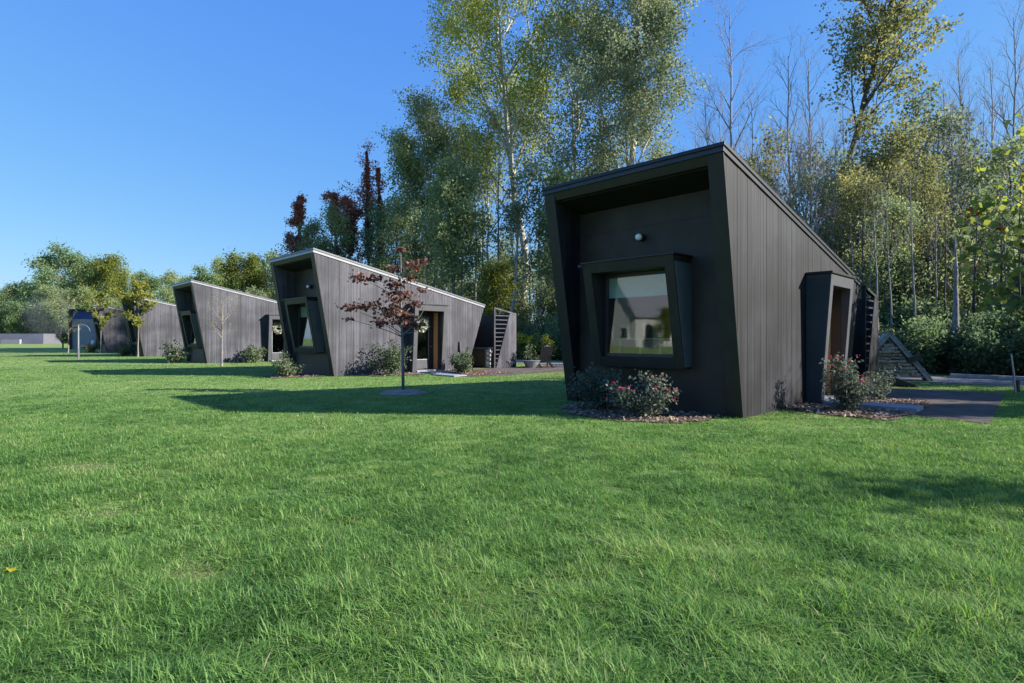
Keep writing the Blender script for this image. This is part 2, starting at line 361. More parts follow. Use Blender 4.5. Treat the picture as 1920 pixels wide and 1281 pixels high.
# ------------------------------------------------------------------ the cabins
A_, H_, W_, L_, B_, H2_ = .78, 4.57, 3.9, 6.29, .98, 2.92
SL = (H_-H2_)/(A_+L_+B_)
def ztop(u, off=0): return H_-(u+A_)*SL-off
def clip(poly, n, c):                                 # keep n.p <= c
    out = []
    for i in range(len(poly)):
        a, b = poly[i], poly[(i+1) % len(poly)]; da = n[0]*a[0]+n[1]*a[1]-c; db = n[0]*b[0]+n[1]*b[1]-c
        if da <= 0: out.append(a)
        if (da < 0 < db) or (db < 0 < da):
            t = da/(da-db); out.append((a[0]+(b[0]-a[0])*t, a[1]+(b[1]-a[1])*t))
    return out
PROF = [(0, 0), (L_, 0), (L_+B_-.06*0, ztop(L_+B_, .14)), (-A_+.02, ztop(-A_, .14))]
def slab_uv(mb, poly, v0, v1):
    if len(poly) >= 3: mb.prism([(u, v0, z) for u, z in poly], [(u, v1, z) for u, z in poly])
def side_wall(mb, vout, vin, door):
    s = 1 if vin > vout else -1
    c0 = vout+s*.014
    if door:
        slab_uv(mb, clip(PROF, (1, 0), 3.37), c0, vin); slab_uv(mb, clip(PROF, (-1, 0), -4.63), c0, vin)
        slab_uv(mb, clip(clip(clip(PROF, (1, 0), 4.63), (-1, 0), -3.37), (0, -1), -2.5), c0, vin)
    else: slab_uv(mb, PROF, c0, vin)
    w = .142; u = -A_-.02; r = random.Random(3)
    while u < L_+B_:
        p = clip(clip(PROF, (1, 0), u+w-.007), (-1, 0), -u); off = r.choice((0, 0, .002, .003))
        if door and u+w > 3.2 and u < 4.8: p = clip(p, (0, -1), -2.79)
        slab_uv(mb, p, vout+s*off, c0+s*.001); u += w
def make_cabin(label):
    root = empty('cabin'); tag(root, label, 'cabin', 'black cabins in a row')
    for vo, vi, dr in ((0, .26, True), (W_, W_-.26, False)):
        mb = MB(); side_wall(mb, vo, vi, dr); mb.build('side_wall', M['siding'], root)
    # trim on the sloping front edges of the side walls and under the roof edge
    fe = MB()
    for v0, v1 in ((-.012, .268), (W_-.268, W_+.012)):
        fe.hexa([(-.025, v0, 0), (-.003, v0, 0), (-.003, v1, 0), (-.025, v1, 0), (-A_-.012, v0, ztop(-A_, .14)), (-A_+.012, v0, ztop(-A_, .14)), (-A_+.012, v1, ztop(-A_, .14)), (-A_-.012, v1, ztop(-A_, .14))])
    def slope(mb, u0, u1, v0, v1, o0, o1):            # slab that follows the roof slope between two depths under it
        mb.hexa([(u0-.17*o1+.0, v0, ztop(u0, o1)), (u1, v0, ztop(u1, o1)), (u1, v1, ztop(u1, o1)), (u0-.17*o1, v1, ztop(u0, o1)), (u0-.17*o0, v0, ztop(u0, o0)), (u1, v0, ztop(u1, o0)), (u1, v1, ztop(u1, o0)), (u0-.17*o0, v1, ztop(u0, o0))])
    fe.hexa([(-A_+.04, .268, ztop(-A_, .29)), (-A_+.15, .268, ztop(-A_, .29)), (-A_+.15, W_-.268, ztop(-A_, .29)), (-A_+.04, W_-.268, ztop(-A_, .29)),
             (-A_-.012, .268, ztop(-A_, .14)), (-A_+.12, .268, ztop(-A_, .14)), (-A_+.12, W_-.268, ztop(-A_, .14)), (-A_-.012, W_-.268, ztop(-A_, .14))])
    fe.build('front_frame', M['frame'], root, .004)
    rf = MB(); slope(rf, -A_-.045, L_+B_+.05, -.05, W_+.05, -.01, .055); roof = rf.build('roof', M['cap'], root, .006)
    fa = MB(); slope(fa, -A_-.02, L_+B_+.02, -.028, W_+.028, .056, .139); fa.build('fascia', M['fascia'], roof, .003)
    so = MB(); slope(so, -A_+.17, L_+B_-.1, .262, W_-.262, .141, .28); so.build('soffit', M['soffit'], root)
    rw = MB(); rw.prism([(L_-.15, .262, 0), (L_, .262, 0), (L_+B_-.02, .262, ztop(L_+B_, .285)), (L_+B_-.2, .262, ztop(L_+B_, .285))], [(L_-.15, W_-.262, 0), (L_, W_-.262, 0), (L_+B_-.02, W_-.262, ztop(L_+B_, .285)), (L_+B_-.2, W_-.262, ztop(L_+B_, .285))])
    rw.build('rear_wall', M['siding'], root)
    # front wall with the window hole
    fw = MB(); zt = ztop(.08, .275); v0, v1, a, b, z0, z1 = .262, W_-.262, 1.19, 2.84, 1.02, 2.70
    fw.box(.08, .2, v0, a, 0, zt); fw.box(.08, .2, b, v1, 0, zt); fw.box(.08, .2, a, b, 0, z0); fw.box(.08, .2, a, b, z1, zt)
    fw.box(.072, .0795, v0, v1, 3.62, 3.628); fw.build('front_wall', M['facade'], root)
    # interior seen through the glass
    it = MB(); it.box(.25, 6.0, .3, 3.6, .06, .1); it.box(5.9, 5.98, .3, 3.6, .1, 2.4); it.box(.21, 5.9, 3.56, 3.6, .1, 2.5)
    it.box(.21, 3.2, .3, .34, .1, 2.6); it.box(4.9, 5.9, .3, .34, .1, 2.4); it.build('interior_wall', M['interior'], root)
    tb = MB(); tb.box(.45, 1.1, 1.3, 2.9, .98, 1.02)
    for x, y in ((.5, 1.35), (1.05, 1.35), (.5, 2.85), (1.05, 2.85)): tb.box(x-.02, x+.02, y-.02, y+.02, .1, .98)
    tb.build('counter', M['wood'], root)
    ct_ = MB(); ct_.box(.24, .62, 1.3, 2.78, 1.36, 1.40)
    for y in (1.35, 1.75, 2.2, 2.7): ct_.box(.26, .31, y, y+.05, .1, 1.36)
    ct_.build('window_bench', M['wood'], root)
    # leaning bay window
    def uf(z): return -.2-(z-.82)*(.4/2.08)
    wn = empty('window'); wn.parent = root
    bx = MB()
    def pan(va, vb, za, zb): bx.hexa([(uf(za), va, za), (.078, va, za), (.078, vb, za), (uf(za), vb, za), (uf(zb), va, zb), (.078, va, zb), (.078, vb, zb), (uf(zb), vb, zb)])
    pan(1.0, 1.19, .82, 2.9); pan(2.84, 3.04, .82, 2.9); pan(1.19, 2.84, 2.70, 2.9); pan(1.19, 2.84, .82, 1.02)
    bx.build('bay_frame', M['frame'], wn, .006)
    sp = MB(); sp.hexa([(uf(.86)+.03, .985, .86), (.076, .985, .86), (.076, .998, .86), (uf(.86)+.03, .998, .86), (uf(2.78)+.03, .985, 2.78), (.076, .985, 2.78), (.076, .998, 2.78), (uf(2.78)+.03, .998, 2.78)])
    sp.build('side_panel', M['fin'], wn)  # sheet over the frame side, sky light painted into its colour
    cp = MB(); cp.box(uf(2.9)-.025, .077, .96, 3.07, 2.902, 2.925); cp.build('cap_flashing', M['cap'], wn)
    sa = MB(); q = .07; sa.box(-.13, -.05, 1.192, 1.192+q, 1.022, 2.698); sa.box(-.13, -.05, 2.838-q, 2.838, 1.022, 2.698); sa.box(-.13, -.05, 1.192+q, 2.838-q, 2.698-q, 2.698); sa.box(-.13, -.05, 1.192+q, 2.838-q, 1.022, 1.022+q)
    sa.build('sash', M['sash'], wn, .004)
    gl = MB(); gl.box(-.094, -.086, 1.262, 2.768, 1.092, 2.628); gl.build('pane', M['glass'], wn)
    sd = MB(); sd.box(-.03, -.022, 1.25, 2.78, 2.22, 2.67); sd.build('roller_shade', M['shade'], wn)
    cm = MB(); cm.tube([(uf(2.85)-.03, 3.06, 2.86), (uf(2.85)-.03, 3.11, 2.86)], [.03, .03], 12); cm.box(uf(2.85)-.02, uf(2.85)+.04, 3.04, 3.06, 2.83, 2.89); cm.build('sensor', M['boxfront'], wn)
    # lamp
    lp = MB(); lp.tube([(.078, 2.05, 3.40), (.02, 2.05, 3.40), (-.01, 2.05, 3.40)], [.075, .075, .06], 16); lb = lp.build('wall_lamp', M['black'], root)
    gb = MB(); gb.tube([(-.011, 2.05, 3.4), (-.06, 2.05, 3.4), (-.10, 2.05, 3.4), (-.118, 2.05, 3.4)], [.058, .07, .058, .02], 16); gb.build('globe', M['lampwhite'], lb, smooth=True)
    # door box leaning out of the side wall
    def vf(z): return -.29-z*(.2/2.74)
    en = empty('entry_box'); en.parent = root
    eb = MB(); lf = MB()
    def leg(mb, ua, ub, za, zb, vb=-.004): mb.hexa([(ua, vf(za), za), (ub, vf(za), za), (ub, vb, za), (ua, vb, za), (ua, vf(zb), zb), (ub, vf(zb), zb), (ub, vb, zb), (ua, vb, zb)])
    leg(eb, 3.18, 3.37, 0, 2.74); leg(eb, 4.63, 4.82, 0, 2.74); leg(eb, 3.37, 4.63, 2.5, 2.74); eb.build('box_frame', M['boxfront'], en, .005)
    for ua, ub in ((3.166, 3.178), (4.822, 4.834)):
        lf.hexa([(ua, vf(0)+.03, 0.02), (ub, vf(0)+.03, 0.02), (ub, -.006, 0.02), (ua, -.006, 0.02), (ua, vf(2.66)+.03, 2.66), (ub, vf(2.66)+.03, 2.66), (ub, -.006, 2.66), (ua, -.006, 2.66)])
    lf.build('box_side', M['teal'], en)
    ct = MB(); ct.box(3.13, 4.87, vf(2.74)-.035, -.006, 2.742, 2.79); ct.build('box_cap', M['cap'], en, .004)
    rv = MB(); rv.box(3.372, 3.384, -.28, -.07, .08, 2.49); rv.box(4.616, 4.628, -.28, -.07, .08, 2.49); rv.box(3.384, 4.616, -.28, .2, 2.478, 2.49); rv.build('dark_reveal', M['sash'], en)
    wr = MB(); wr.box(4.575, 4.627, -.069, .19, .08, 2.45); wr.box(3.373, 3.40, -.069, .19, .08, 2.45); wr.build('wood_reveal', M['wood'], en)
    th = MB(); th.box(3.374, 4.626, -.34, .2, .0, .085); th.build('threshold', M['concrete'], en, .006)
    dr = MB(); x0, x1, p0, p1, q0, q1 = 3.402, 4.573, 3.62, 4.31, .52, 2.28
    dr.box(x0, p0, .2, .25, .09, 2.47); dr.box(p1, x1, .2, .25, .09, 2.47); dr.box(p0, p1, .2, .25, q1, 2.47); dr.box(p0, p1, .2, .25, .09, q0)
    door = dr.build('door', M['sash'], root, .003)
    kp = MB(); kp.box(p0-.02, p1+.02, .19, .199, .12, q0-.03); kp.build('kick_plate', M['boxfront'], door)
    bd = MB(); bd.box(p0, p1, .188, .199, q0-.03, q0); bd.box(p1, p1+.025, .188, .199, q0, q1); bd.box(p0-.025, p0, .188, .199, q0, q1); bd.build('glazing_bead', M['metal'], door)
    pg = MB(); pg.box(p0, p1, .22, .228, q0, q1); pg.build('pane', M['doorglass'], door)
    hd = MB(); hd.tube([(4.44, .2, 1.05), (4.44, .14, 1.05), (4.34, .14, 1.05)], [.012]*3, 8); hd.build('handle', M['metal'], door)
    ob = MB(); ob.hexa([(5.79, -.09, .80), (5.91, -.09, .80), (5.91, -.001, .80), (5.79, -.001, .80), (5.79, -.06, 1.24), (5.91, -.06, 1.24), (5.91, -.001, 1.24), (5.79, -.001, 1.24)]); ob.build('outlet_box', M['black'], root, .01)
    return root
LAB = ['large black cabin nearest the camera, with red roses under its bay window',
       'black cabin behind the purple leaved young tree, second in the row',
       'black cabin behind the nearly bare sapling, third in the row',
       'black cabin behind the taller yellow green young tree, fourth in the row',
       'small distant black cabin behind the pale thin young tree, fifth in the row']
cab = [make_cabin(LAB[0])]
for i in range(1, 5):
    c = copy_tree(cab[0]); c['label'] = LAB[i]; cab.append(c)
def own(o, m):                                       # the farther cabins get paler boards and lighter roof edges
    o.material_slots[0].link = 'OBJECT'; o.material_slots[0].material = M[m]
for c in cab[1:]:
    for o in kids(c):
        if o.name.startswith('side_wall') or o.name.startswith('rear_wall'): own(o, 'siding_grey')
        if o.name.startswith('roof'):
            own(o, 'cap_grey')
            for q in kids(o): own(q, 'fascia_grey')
for i, c in enumerate(cab): c.location = (*loc(i, 0, 0), 0); c.rotation_euler = (0, 0, RZ)

# privacy screen with hot tub yard behind each cabin
def make_screen(label):
    root = empty('privacy_screen'); tag(root, label, 'screen', 'slatted screens behind the cabins')
    u0, u1, t0, t1 = 7.91, 9.35, 2.83, 2.575
    tz = lambda u: t0+(t1-t0)*(u-u0)/(u1-u0)
    sl = MB(); sl.box(u0, u0+.07, 0, .09, 0, t0-.03)
    sl.hexa([(u0, -.005, t0-.07), (u1, -.005, t1-.07), (u1, .095, t1-.07), (u0, .095, t0-.07), (u0, -.005, t0), (u1, -.005, t1), (u1, .095, t1), (u0, .095, t0)])
    for k in range(13):
        z = .22+k*.2; ue = u0+.07+(8.90-u0-.07)*(z/2.62)+.02
        if z < t1-.02: sl.box(u0+.07, ue, .01, .075, z, z+.045)
    sl.build('slats', M['siding'], root)
    sp = MB(); base = [(8.03, 0), (u1, 0), (u1, t1-.071), (8.93, tz(8.93)-.071)]; slab_uv(sp, base, .014, .09)
    u = 8.0
    while u < u1: slab_uv(sp, clip(clip(base, (1, 0), u+.136), (-1, 0), -u), random.Random(int(u*70)).choice((0, .004)), .015); u += .142
    sp.build('siding_panel', M['siding'], root)
    bp = MB(); bp.box(u1-.09, u1-.002, .092, W_, 0, 2.50); bp.box(6.4, u1-.1, W_-.09, W_-.002, 0, 2.5); bp.build('back_panel', M['facade'], root)
    bc = MB(); bc.box(u1-.12, u1+.02, .1, W_+.02, 2.502, 2.56); bc.build('cap_rail', M['cap'], root)
    return root
SL_ = ['narrow slatted screen wall beside the split firewood rack', 'slatted screen wall standing beside the brown hot tub', 'slatted screen wall behind the third cabin of the row', 'slatted screen wall behind the fourth cabin of the row']
scr = make_screen(SL_[0]); scr.location = (*loc(0, 0, 0), 0); scr.rotation_euler = (0, 0, RZ)
for i in (1,):
    c = copy_tree(scr); c['label'] = SL_[i]; c.location = (*loc(i, 0, 0), 0)
    for o in kids(c):
        if o.name.startswith('slats') or o.name.startswith('siding_panel'): own(o, 'siding_grey')

# hot tub at the second cabin
tub = empty('hot_tub', (*loc(1, 0, 0), 0), RZ); tag(tub, 'brown panelled hot tub with small white corner lights beside slatted screen', 'hot tub')
m = MB(); m.box(7.84, 9.15, .36, 2.6, .04, .82); m.build('cladding', M['darkwood'], tub, .01)
m = MB(); m.box(7.78, 9.2, .3, 2.66, .822, .93); m.build('lid', M['boxfront'], tub, .03)
m = MB(); m.tube([(7.86, .38, .03), (7.86, .38, .86)], [.13, .13], 14); cc = m.build('corner_post', M['weathered'], tub)
for z in (.68, .46, .24):
    m = MB(); m.sphere((7.775, .30, z), .05, 10, 6); m.build('corner_light', M['lampwhite'], tub, smooth=True)

# wreaths on doors
for i, lb in ((1, 'white and green leaf wreath on the glass door of the second cabin'), (2, 'white and green leaf wreath on the third cabin door')):
    e = empty('wreath', (*loc(i, 3.95, .17), 1.98), RZ); tag(e, lb, 'wreath', 'wreaths hung on cabin doors')
    g = np.random.default_rng(40+i); q = g.uniform(0, 6.28, 700); rr = .24+g.normal(0, .045, 700)
    C = np.stack([rr*np.cos(q), g.normal(-.02, .03, 700), rr*np.sin(q)], 1); C[:, 1] = np.minimum(C[:, 1], .0)
    V, F, T = leaves(g, C, .09, cl=g.uniform(0, 1, 700)); np_mesh('leaf_ring', V, F, M['wreath'], e, tint=np.clip(T*1.6-.1, 0, 1))
    m = MB(); q = np.linspace(0, 2*math.pi, 25); m.tube([(.24*math.cos(x), -.01, .24*math.sin(x)) for x in q], [.018]*25, 6, False); m.build('ring', M['dark_bark'], e)

# ------------------------------------------------------------------ ground
def sheet(name, pts, z, mat, kind='structure'):
    me = bpy.data.meshes.new(name); me.from_pydata([(x, y, z) for x, y in pts], [], [tuple(range(len(pts)))]); me.update()
    if me.polygons[0].normal.z < 0: me.flip_normals()
    return tag(link_mesh(name, me, M[mat]), kind=kind)
sheet('lawn', [(-700, -300), (700, -300), (700, 900), (-700, 900)], 0, 'lawn')
sheet('forest_floor', [loc(0, 16.6, -60), loc(0, 80, -60), loc(0, 80, 110), loc(0, 16.6, 110)], .004, 'forest_floor')
sheet('gravel_road', [loc(0, 12.15, -40), loc(0, 15.3, -40), loc(0, 15.3, 110), loc(0, 12.15, 110)], .008, 'gravel')
g0 = np.random.default_rng(5)
def wob_poly(i, pts, n, amp, seed):
    g = np.random.default_rng(seed); out = []
    for a, b in zip(pts, pts[1:]+pts[:1]):
        for k in range(n):
            t = k/n; u = a[0]+(b[0]-a[0])*t; v = a[1]+(b[1]-a[1])*t
            s = 0 if k == 0 else 1
            out.append(loc(i, u+g.normal(0, amp)*s, v+g.normal(0, amp)*s))
    return out
PATIO = [[(2.45, -.02), (2.45, -1.9), (2.3, -3.05), (8.75, -2.8), (8.75, -.02)]] + [[(3.2, -.02), (3.2, -3.5), (5.0, -4.0), (12.2, -3.2), (12.2, -.4), (9.6, -.02)]]*4
for i in range(5): sheet('patio', wob_poly(i, PATIO[i], 6, .03, i), .012, 'patio')
def bed(name, i, pts, mat, seed, n, lab):
    e = sheet(name, wob_poly(i, pts, 5, .05, seed), .018, mat)
    return e
BEDS = {0: [('front', [(-.03, .35), (-.03, 3.3), (-1.0, 3.2), (-1.75, 2.6), (-1.75, 1.2), (-1.35, .55), (-.6, .3)]), ('door', [(1.95, -.02), (1.5, -1.0), (1.5, -1.85), (3.0, -2.0), (3.0, -.32), (3.1, -.02)]), ('red', [(3.8, -.34), (3.8, -1.95), (5.3, -1.8), (5.3, -.05), (4.9, -.05), (4.85, -.34)])],
        1: [('front', [(-.03, .1), (-.03, 2.2), (-1.9, 2.0), (-2.0, .4)]), ('door', [(.9, -.02), (.9, -1.2), (3.0, -1.5), (3.1, -.02)]), ('red', [(3.8, -.6), (3.7, -3.3), (5.9, -3.3), (6.2, -.05), (4.9, -.05)]), ('red', [(9.4, -.1), (9.6, -1.3), (11.0, -1.6), (11.2, -.2)])]}
for i, bs in BEDS.items():
    for k, (kind, pts) in enumerate(bs): bed('mulch_bed', i, pts, 'redsoil' if kind == 'red' else 'soil', 60+k, 0, None)
def inpoly(x, y, poly):
    r = np.zeros(len(x), bool); j = len(poly)-1
    for i in range(len(poly)):
        xi, yi = poly[i]; xj, yj = poly[j]
        c = ((yi > y) != (yj > y)) & (x < (xj-xi)*(y-yi)/(yj-yi+1e-12)+xi); r ^= c; j = i
    return r
# loose wood chips lying on the beds
CH = []; g = np.random.default_rng(11)
for i, bs in BEDS.items():
    for kind, pts in bs:
        P = np.array([loc(i, *p) for p in pts]); lo, hi = P.min(0), P.max(0); n = 2600 if i == 0 else 700
        X = g.uniform(lo, hi, (n, 2)); X = X[inpoly(X[:, 0], X[:, 1], [tuple(p) for p in P])]; CH.append(np.c_[X, g.uniform(.022, .05, len(X))])
CH = np.concatenate(CH); n = len(CH)
d = g.normal(0, 1, (n, 3)); d[:, 2] *= .25; d /= np.linalg.norm(d, axis=1, keepdims=True); s = np.cross(d, np.array([[0, 0, 1.]])+g.normal(0, .3, (n, 3))); s /= np.linalg.norm(s, axis=1, keepdims=True)
l = g.uniform(.02, .05, n)[:, None]; w = g.uniform(.008, .018, n)[:, None]; V = np.stack([CH-d*l-s*w, CH+d*l-s*w, CH+d*l+s*w, CH-d*l+s*w], 1).reshape(-1, 3)
tag(np_mesh('wood_chips', V, np.arange(4*n).reshape(n, 4), M['chips'], tint=np.repeat(g.uniform(0, 1, n), 4)), 'loose grey brown wood chips covering the planting beds', 'wood chips', kind='stuff')
# stepping slabs
def slab(i, u0, u1, v0, v1, z, lab):
    m = MB(); m.box(u0, u1, v0, v1, .0, z); o = m.build('stepping_slab', M['concrete'], None, .012); o.location = (*loc(i, 0, 0), 0); o.rotation_euler = (0, 0, RZ); tag(o, lab, 'slab', 'pale stepping slabs at the doors')
slab(0, 3.06, 3.72, -1.95, -.36, .085, 'long pale concrete slab leading from the nearest cabin door')
slab(1, 3.4, 4.6, -1.6, -.5, .05, 'pale slab right in front of the second cabin doorway')
slab(1, 2.9, 3.5, -3.3, -1.9, .05, 'pale slab at the lawn edge before the second cabin door')

# grass blades ------------------------------------------------------------
def lawn_mask(X):
    q = X-C1; u = q@DU; v = q@DV; ok = np.ones(len(X), bool)
    for i in range(5):
        vv = v-ROW[i]; ok &= ~((u > -.02) & (u < 9.45) & (vv > -.02) & (vv < 3.95))
        ok &= ~inpoly(u, vv, PATIO[i])
        for kind, pts in BEDS.get(i, []): ok &= ~inpoly(u, vv, pts)
    ok &= ~((u > 12.0) & (u < 15.5)) & (u < 16.6)
    ok &= ((X[:, 0]+2.74)**2/.62**2+(X[:, 1]-13.95)**2/.75**2) > g.uniform(.8, 1.1, len(X))
    return ok
def vnoise(X, s, seed):
    r = np.random.default_rng(seed); T = r.uniform(0, 1, (64, 64)); P = X/s; i = np.floor(P).astype(int); f = P-i; f = f*f*(3-2*f)
    a = T[i[:, 0] % 64, i[:, 1] % 64]; b = T[(i[:, 0]+1) % 64, i[:, 1] % 64]; c = T[i[:, 0] % 64, (i[:, 1]+1) % 64]; d = T[(i[:, 0]+1) % 64, (i[:, 1]+1) % 64]
    return (a*(1-f[:, 0])+b*f[:, 0])*(1-f[:, 1])+(c*(1-f[:, 0])+d*f[:, 0])*f[:, 1]
def blades(y0, y1, dens, h, w, seg, seed):
    g = np.random.default_rng(seed); W = 1.0*y1+2.8; n = int((y1-y0)*2*W*dens); k0 = y0
    X = np.c_[g.uniform(-W, W, n), g.uniform(y0, y1, n)]; X[:, 1] += g.uniform(-.16, .16, n)*y1; X = X[X[:, 1] > 1.5]; X = X[np.abs(X[:, 0]) < .98*X[:, 1]+2.8]; X = X[lawn_mask(X)]
    cl = vnoise(X, .11, 1)*.6+vnoise(X, .5, 2)*.4; X = X[g.uniform(0, 1, len(X)) < .12+1.2*cl]; n = len(X)
    big = vnoise(X, 1.6, 3)*.5+vnoise(X, 5.5, 4)*.5; cl = vnoise(X, .11, 1)*.5+vnoise(X, .42, 2)*.5
    hh = np.interp(X[:, 1], [2, 4, 8, 14, 30, 50], [.108, .084, .058, .045, .034, .03])*(.40+.95*cl+.55*(vnoise(X, .24, 12)-.5)+.35*(big-.5))*g.uniform(.65, 1.25, n)
    tall = g.uniform(0, 1, n) < .035; hh = np.where(tall, hh*1.6, hh)
    az = g.uniform(0, 6.28, n)+0; dirx = np.cos(az)+.25*(vnoise(X, .3, 5)-.5)*4; diry = np.sin(az)+.25*(vnoise(X, .3, 6)-.5)*4; nn = np.hypot(dirx, diry)+1e-6; dx, dy = dirx/nn, diry/nn
    bend = hh*g.uniform(.15, 1.9, n)*(1+.06*np.minimum(X[:, 1], 12)); ww = w*g.uniform(.6, 1.3, n); px, py = -dy, dx
    tint = np.clip(.02+.46*g.uniform(0, 1, n)**1.2+.42*(big-.24)+.30*(vnoise(X, .7, 8)-.5)+.2*(vnoise(X, .18, 9)-.5)+.16*(vnoise(X, .26, 12)-.5)+np.where(g.uniform(0, 1, n) < .03, .5, 0), 0, 1)
    for bx, by, br in ((-3.2, 4.35, .42), (-4.6, 6.0, .55), (-1.8, 3.25, .30), (-5.0, 5.1, .4), (-3.4, 3.6, .25)):                  # thin dry spots
        dd = np.hypot(X[:, 0]-bx, (X[:, 1]-by)*1.3)/br; k = np.clip(1.2-dd, 0, 1)*g.uniform(.2, 1, n); tint = np.clip(tint+.5*k, 0, 1); hh = hh*(1-.55*np.clip(1.1-dd, 0, 1))
    VS = []; ts = np.linspace(0, 1, seg+1)
    for t in ts[:-1]:
        k = (1-t**1.6*.6)*ww*.5; x = X[:, 0]+dx*bend*t**1.8; y = X[:, 1]+dy*bend*t**1.8; z = hh*np.maximum(t-.34*t**2.2*bend/hh, .12*t)
        VS += [np.stack([x-px*k, y-py*k, z], 1), np.stack([x+px*k, y+py*k, z], 1)]
    VS.append(np.stack([X[:, 0]+dx*bend, X[:, 1]+dy*bend, hh*np.maximum(1-.34*bend/hh, .12)], 1))
    V = np.stack(VS, 1); m = 2*seg+1; F = []
    for s in range(seg-1): F += [(2*s, 2*s+1, 2*s+3), (2*s, 2*s+3, 2*s+2)]
    F.append((2*seg-2, 2*seg-1, 2*seg)); F = np.array(F)[None]+(np.arange(n)*m)[:, None, None]
    return V.reshape(-1, 3), F.reshape(-1, 3), np.repeat(tint, m)
parts = [blades(1.7, 3.6, 15500, .098, .0056, 3, 21), blades(3.3, 7.5, 5600, .058, .0064, 2, 22), blades(7.5, 13, 1600, .042, .009, 2, 23), blades(13, 26, 330, .032, .018, 2, 24), blades(26, 48, 70, .03, .045, 2, 25)]
VV = []; FF = []; TT = []; b = 0
for V, F, T in parts: VV.append(V); FF.append(F+b); TT.append(T); b += len(V)
tag(np_mesh('grass', np.concatenate(VV), np.concatenate(FF), M['grass'], tint=np.concatenate(TT)), 'mown green lawn grass growing up to the cabins', 'grass', kind='stuff')
print('grass tris', sum(len(f) for f in FF))

# ------------------------------------------------------------------ garden plants round the cabins
shrub('rose_bush', 'rose bush with pink red blooms and pale leaves under the nearest bay window', loc(0, -1.05, 1.30), 1, 1.25, .92, 2600, .062, 'l_rose', 20, 'rose bushes at the nearest cabin', hue=.12)
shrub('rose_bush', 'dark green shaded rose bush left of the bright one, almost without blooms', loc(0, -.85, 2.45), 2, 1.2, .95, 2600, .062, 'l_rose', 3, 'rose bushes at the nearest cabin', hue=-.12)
shrub('rose_bush', 'upright rose bush with a few red blooms in front of the nearest cabin door', loc(0, 2.35, -.95), 3, 1.0, 1.12, 2400, .06, 'l_rose', 13, 'rose bushes at the nearest cabin', hue=.05)
shrub('bush', 'small thin blue green bush in the red mulch beside the slatted screen', loc(0, 4.84, -1.0), 4, .75, 1.0, 700, .06, 'l_rose', 0, hue=.05)
SB = [(1, -1.35, 1.0, 1.15, .78, 'low pale green bush below the bay window of the second cabin'), (1, 1.75, -.95, 1.5, 1.15, 'large rounded dark green bush left of the second cabin door'),
      (1, 4.35, -2.0, 1.05, .80, 'pale green bush right of the second cabin door, before the hot tub'), (1, 5.0, -1.2, .9, .8, 'dark bush against the second cabin wall beneath the black outlet'),
      (2, -1.25, 1.4, 1.35, 1.05, 'round bush below the bay window of the third cabin'), (2, 2.1, -1.0, 1.5, .9, 'spreading bush left of the third cabin door'),
      (3, -.8, 2.2, 1.7, .95, 'dark low bush at the front of the fourth cabin'), (4, -1.0, 1.6, 1.4, .8, 'small far bush at the front of the fifth cabin')]
for k, (i, u, v, w_, h_, lb) in enumerate(SB):
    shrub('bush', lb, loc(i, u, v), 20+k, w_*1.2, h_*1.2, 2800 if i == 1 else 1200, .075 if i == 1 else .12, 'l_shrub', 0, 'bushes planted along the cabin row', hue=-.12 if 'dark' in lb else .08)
shrub('bush', 'leafy pale bush at the end of the slatted screen beside the black chair', loc(1, 9.7, -.6), 41, .9, 1.1, 900, .08, 'l_shrub', hue=.05)

# purple leaved young maple in front of the second cabin
e = empty('young_maple', (-2.741, 14.009, 0)); tag(e, 'young tree with dark purple red leaves and a wrapped dark lower trunk', 'tree')
g = np.random.default_rng(8); m = MB()
tr = [(0, 0, 0), (-.01, .0, .8), (-.03, .01, 1.45), (-.05, .02, 1.9), (-.06, .0, 2.5), (-.05, -.02, 3.1), (-.06, 0, 3.62)]
m.tube(tr, [.036, .032, .029, .025, .019, .012, .005], 10)
CL = [(-1.13, .1, 2.92, .22, 90), (-.78, .2, 2.95, .18, 60), (-1.33, -.2, 2.16, .17, 70), (-1.0, .0, 2.20, .20, 95), (-.72, .1, 2.24, .15, 60), (-1.34, -.1, 1.87, .09, 22),
      (-.42, .3, 2.02, .17, 90), (-.26, -.2, 2.12, .18, 90), (-.50, -.3, 1.78, .16, 70), (-.15, .2, 1.82, .19, 100), (.10, -.1, 1.95, .18, 95), (.22, .25, 2.25, .17, 80), (.05, .1, 2.5, .17, 80), (-.2, .0, 2.75, .19, 100),
      (.15, .2, 2.9, .16, 60), (-.35, .2, 2.55, .14, 50), (.32, .0, 1.74, .17, 80), (-.30, .2, 3.18, .17, 70), (.22, .0, 3.22, .19, 80), (.45, .1, 3.32, .12, 35), (-.06, 0, 3.62, .09, 40), (-.12, -.25, 2.35, .16, 80), (.42, .2, 2.62, .10, 30)]
C = []; K = []
for x, y, z, r, n in CL:
    n = int(n*.8); C.append(np.array([x, y, z])+g.normal(0, r*.52, (n, 3))*np.array([1.25, 1, .62])); K.append(np.full(n, g.uniform(0, 1)))
    zb = max(1.42, z-.25-.30*math.hypot(x, y)); t = np.interp(zb, [p[2] for p in tr], [p[0] for p in tr])
    q = np.linspace(0, 1, 6); P = [(t+(x-t)*a, y*a, zb+(z-zb)*a**.8) for a in q]; m.tube(P, list(np.linspace(.014, .004, 6)), 5)
for x, y, z in ((.55, .1, 2.2), (.75, .0, 2.55), (.62, .1, 1.7)):
    P = [(-.04+(x+.04)*a, y*a, 1.5+(z-1.5)*a**1.6) for a in np.linspace(0, 1, 6)]; m.tube(P, list(np.linspace(.016, .004, 6)), 5)
t_ = m.build('trunk', M['young_bark'], e, smooth=True)
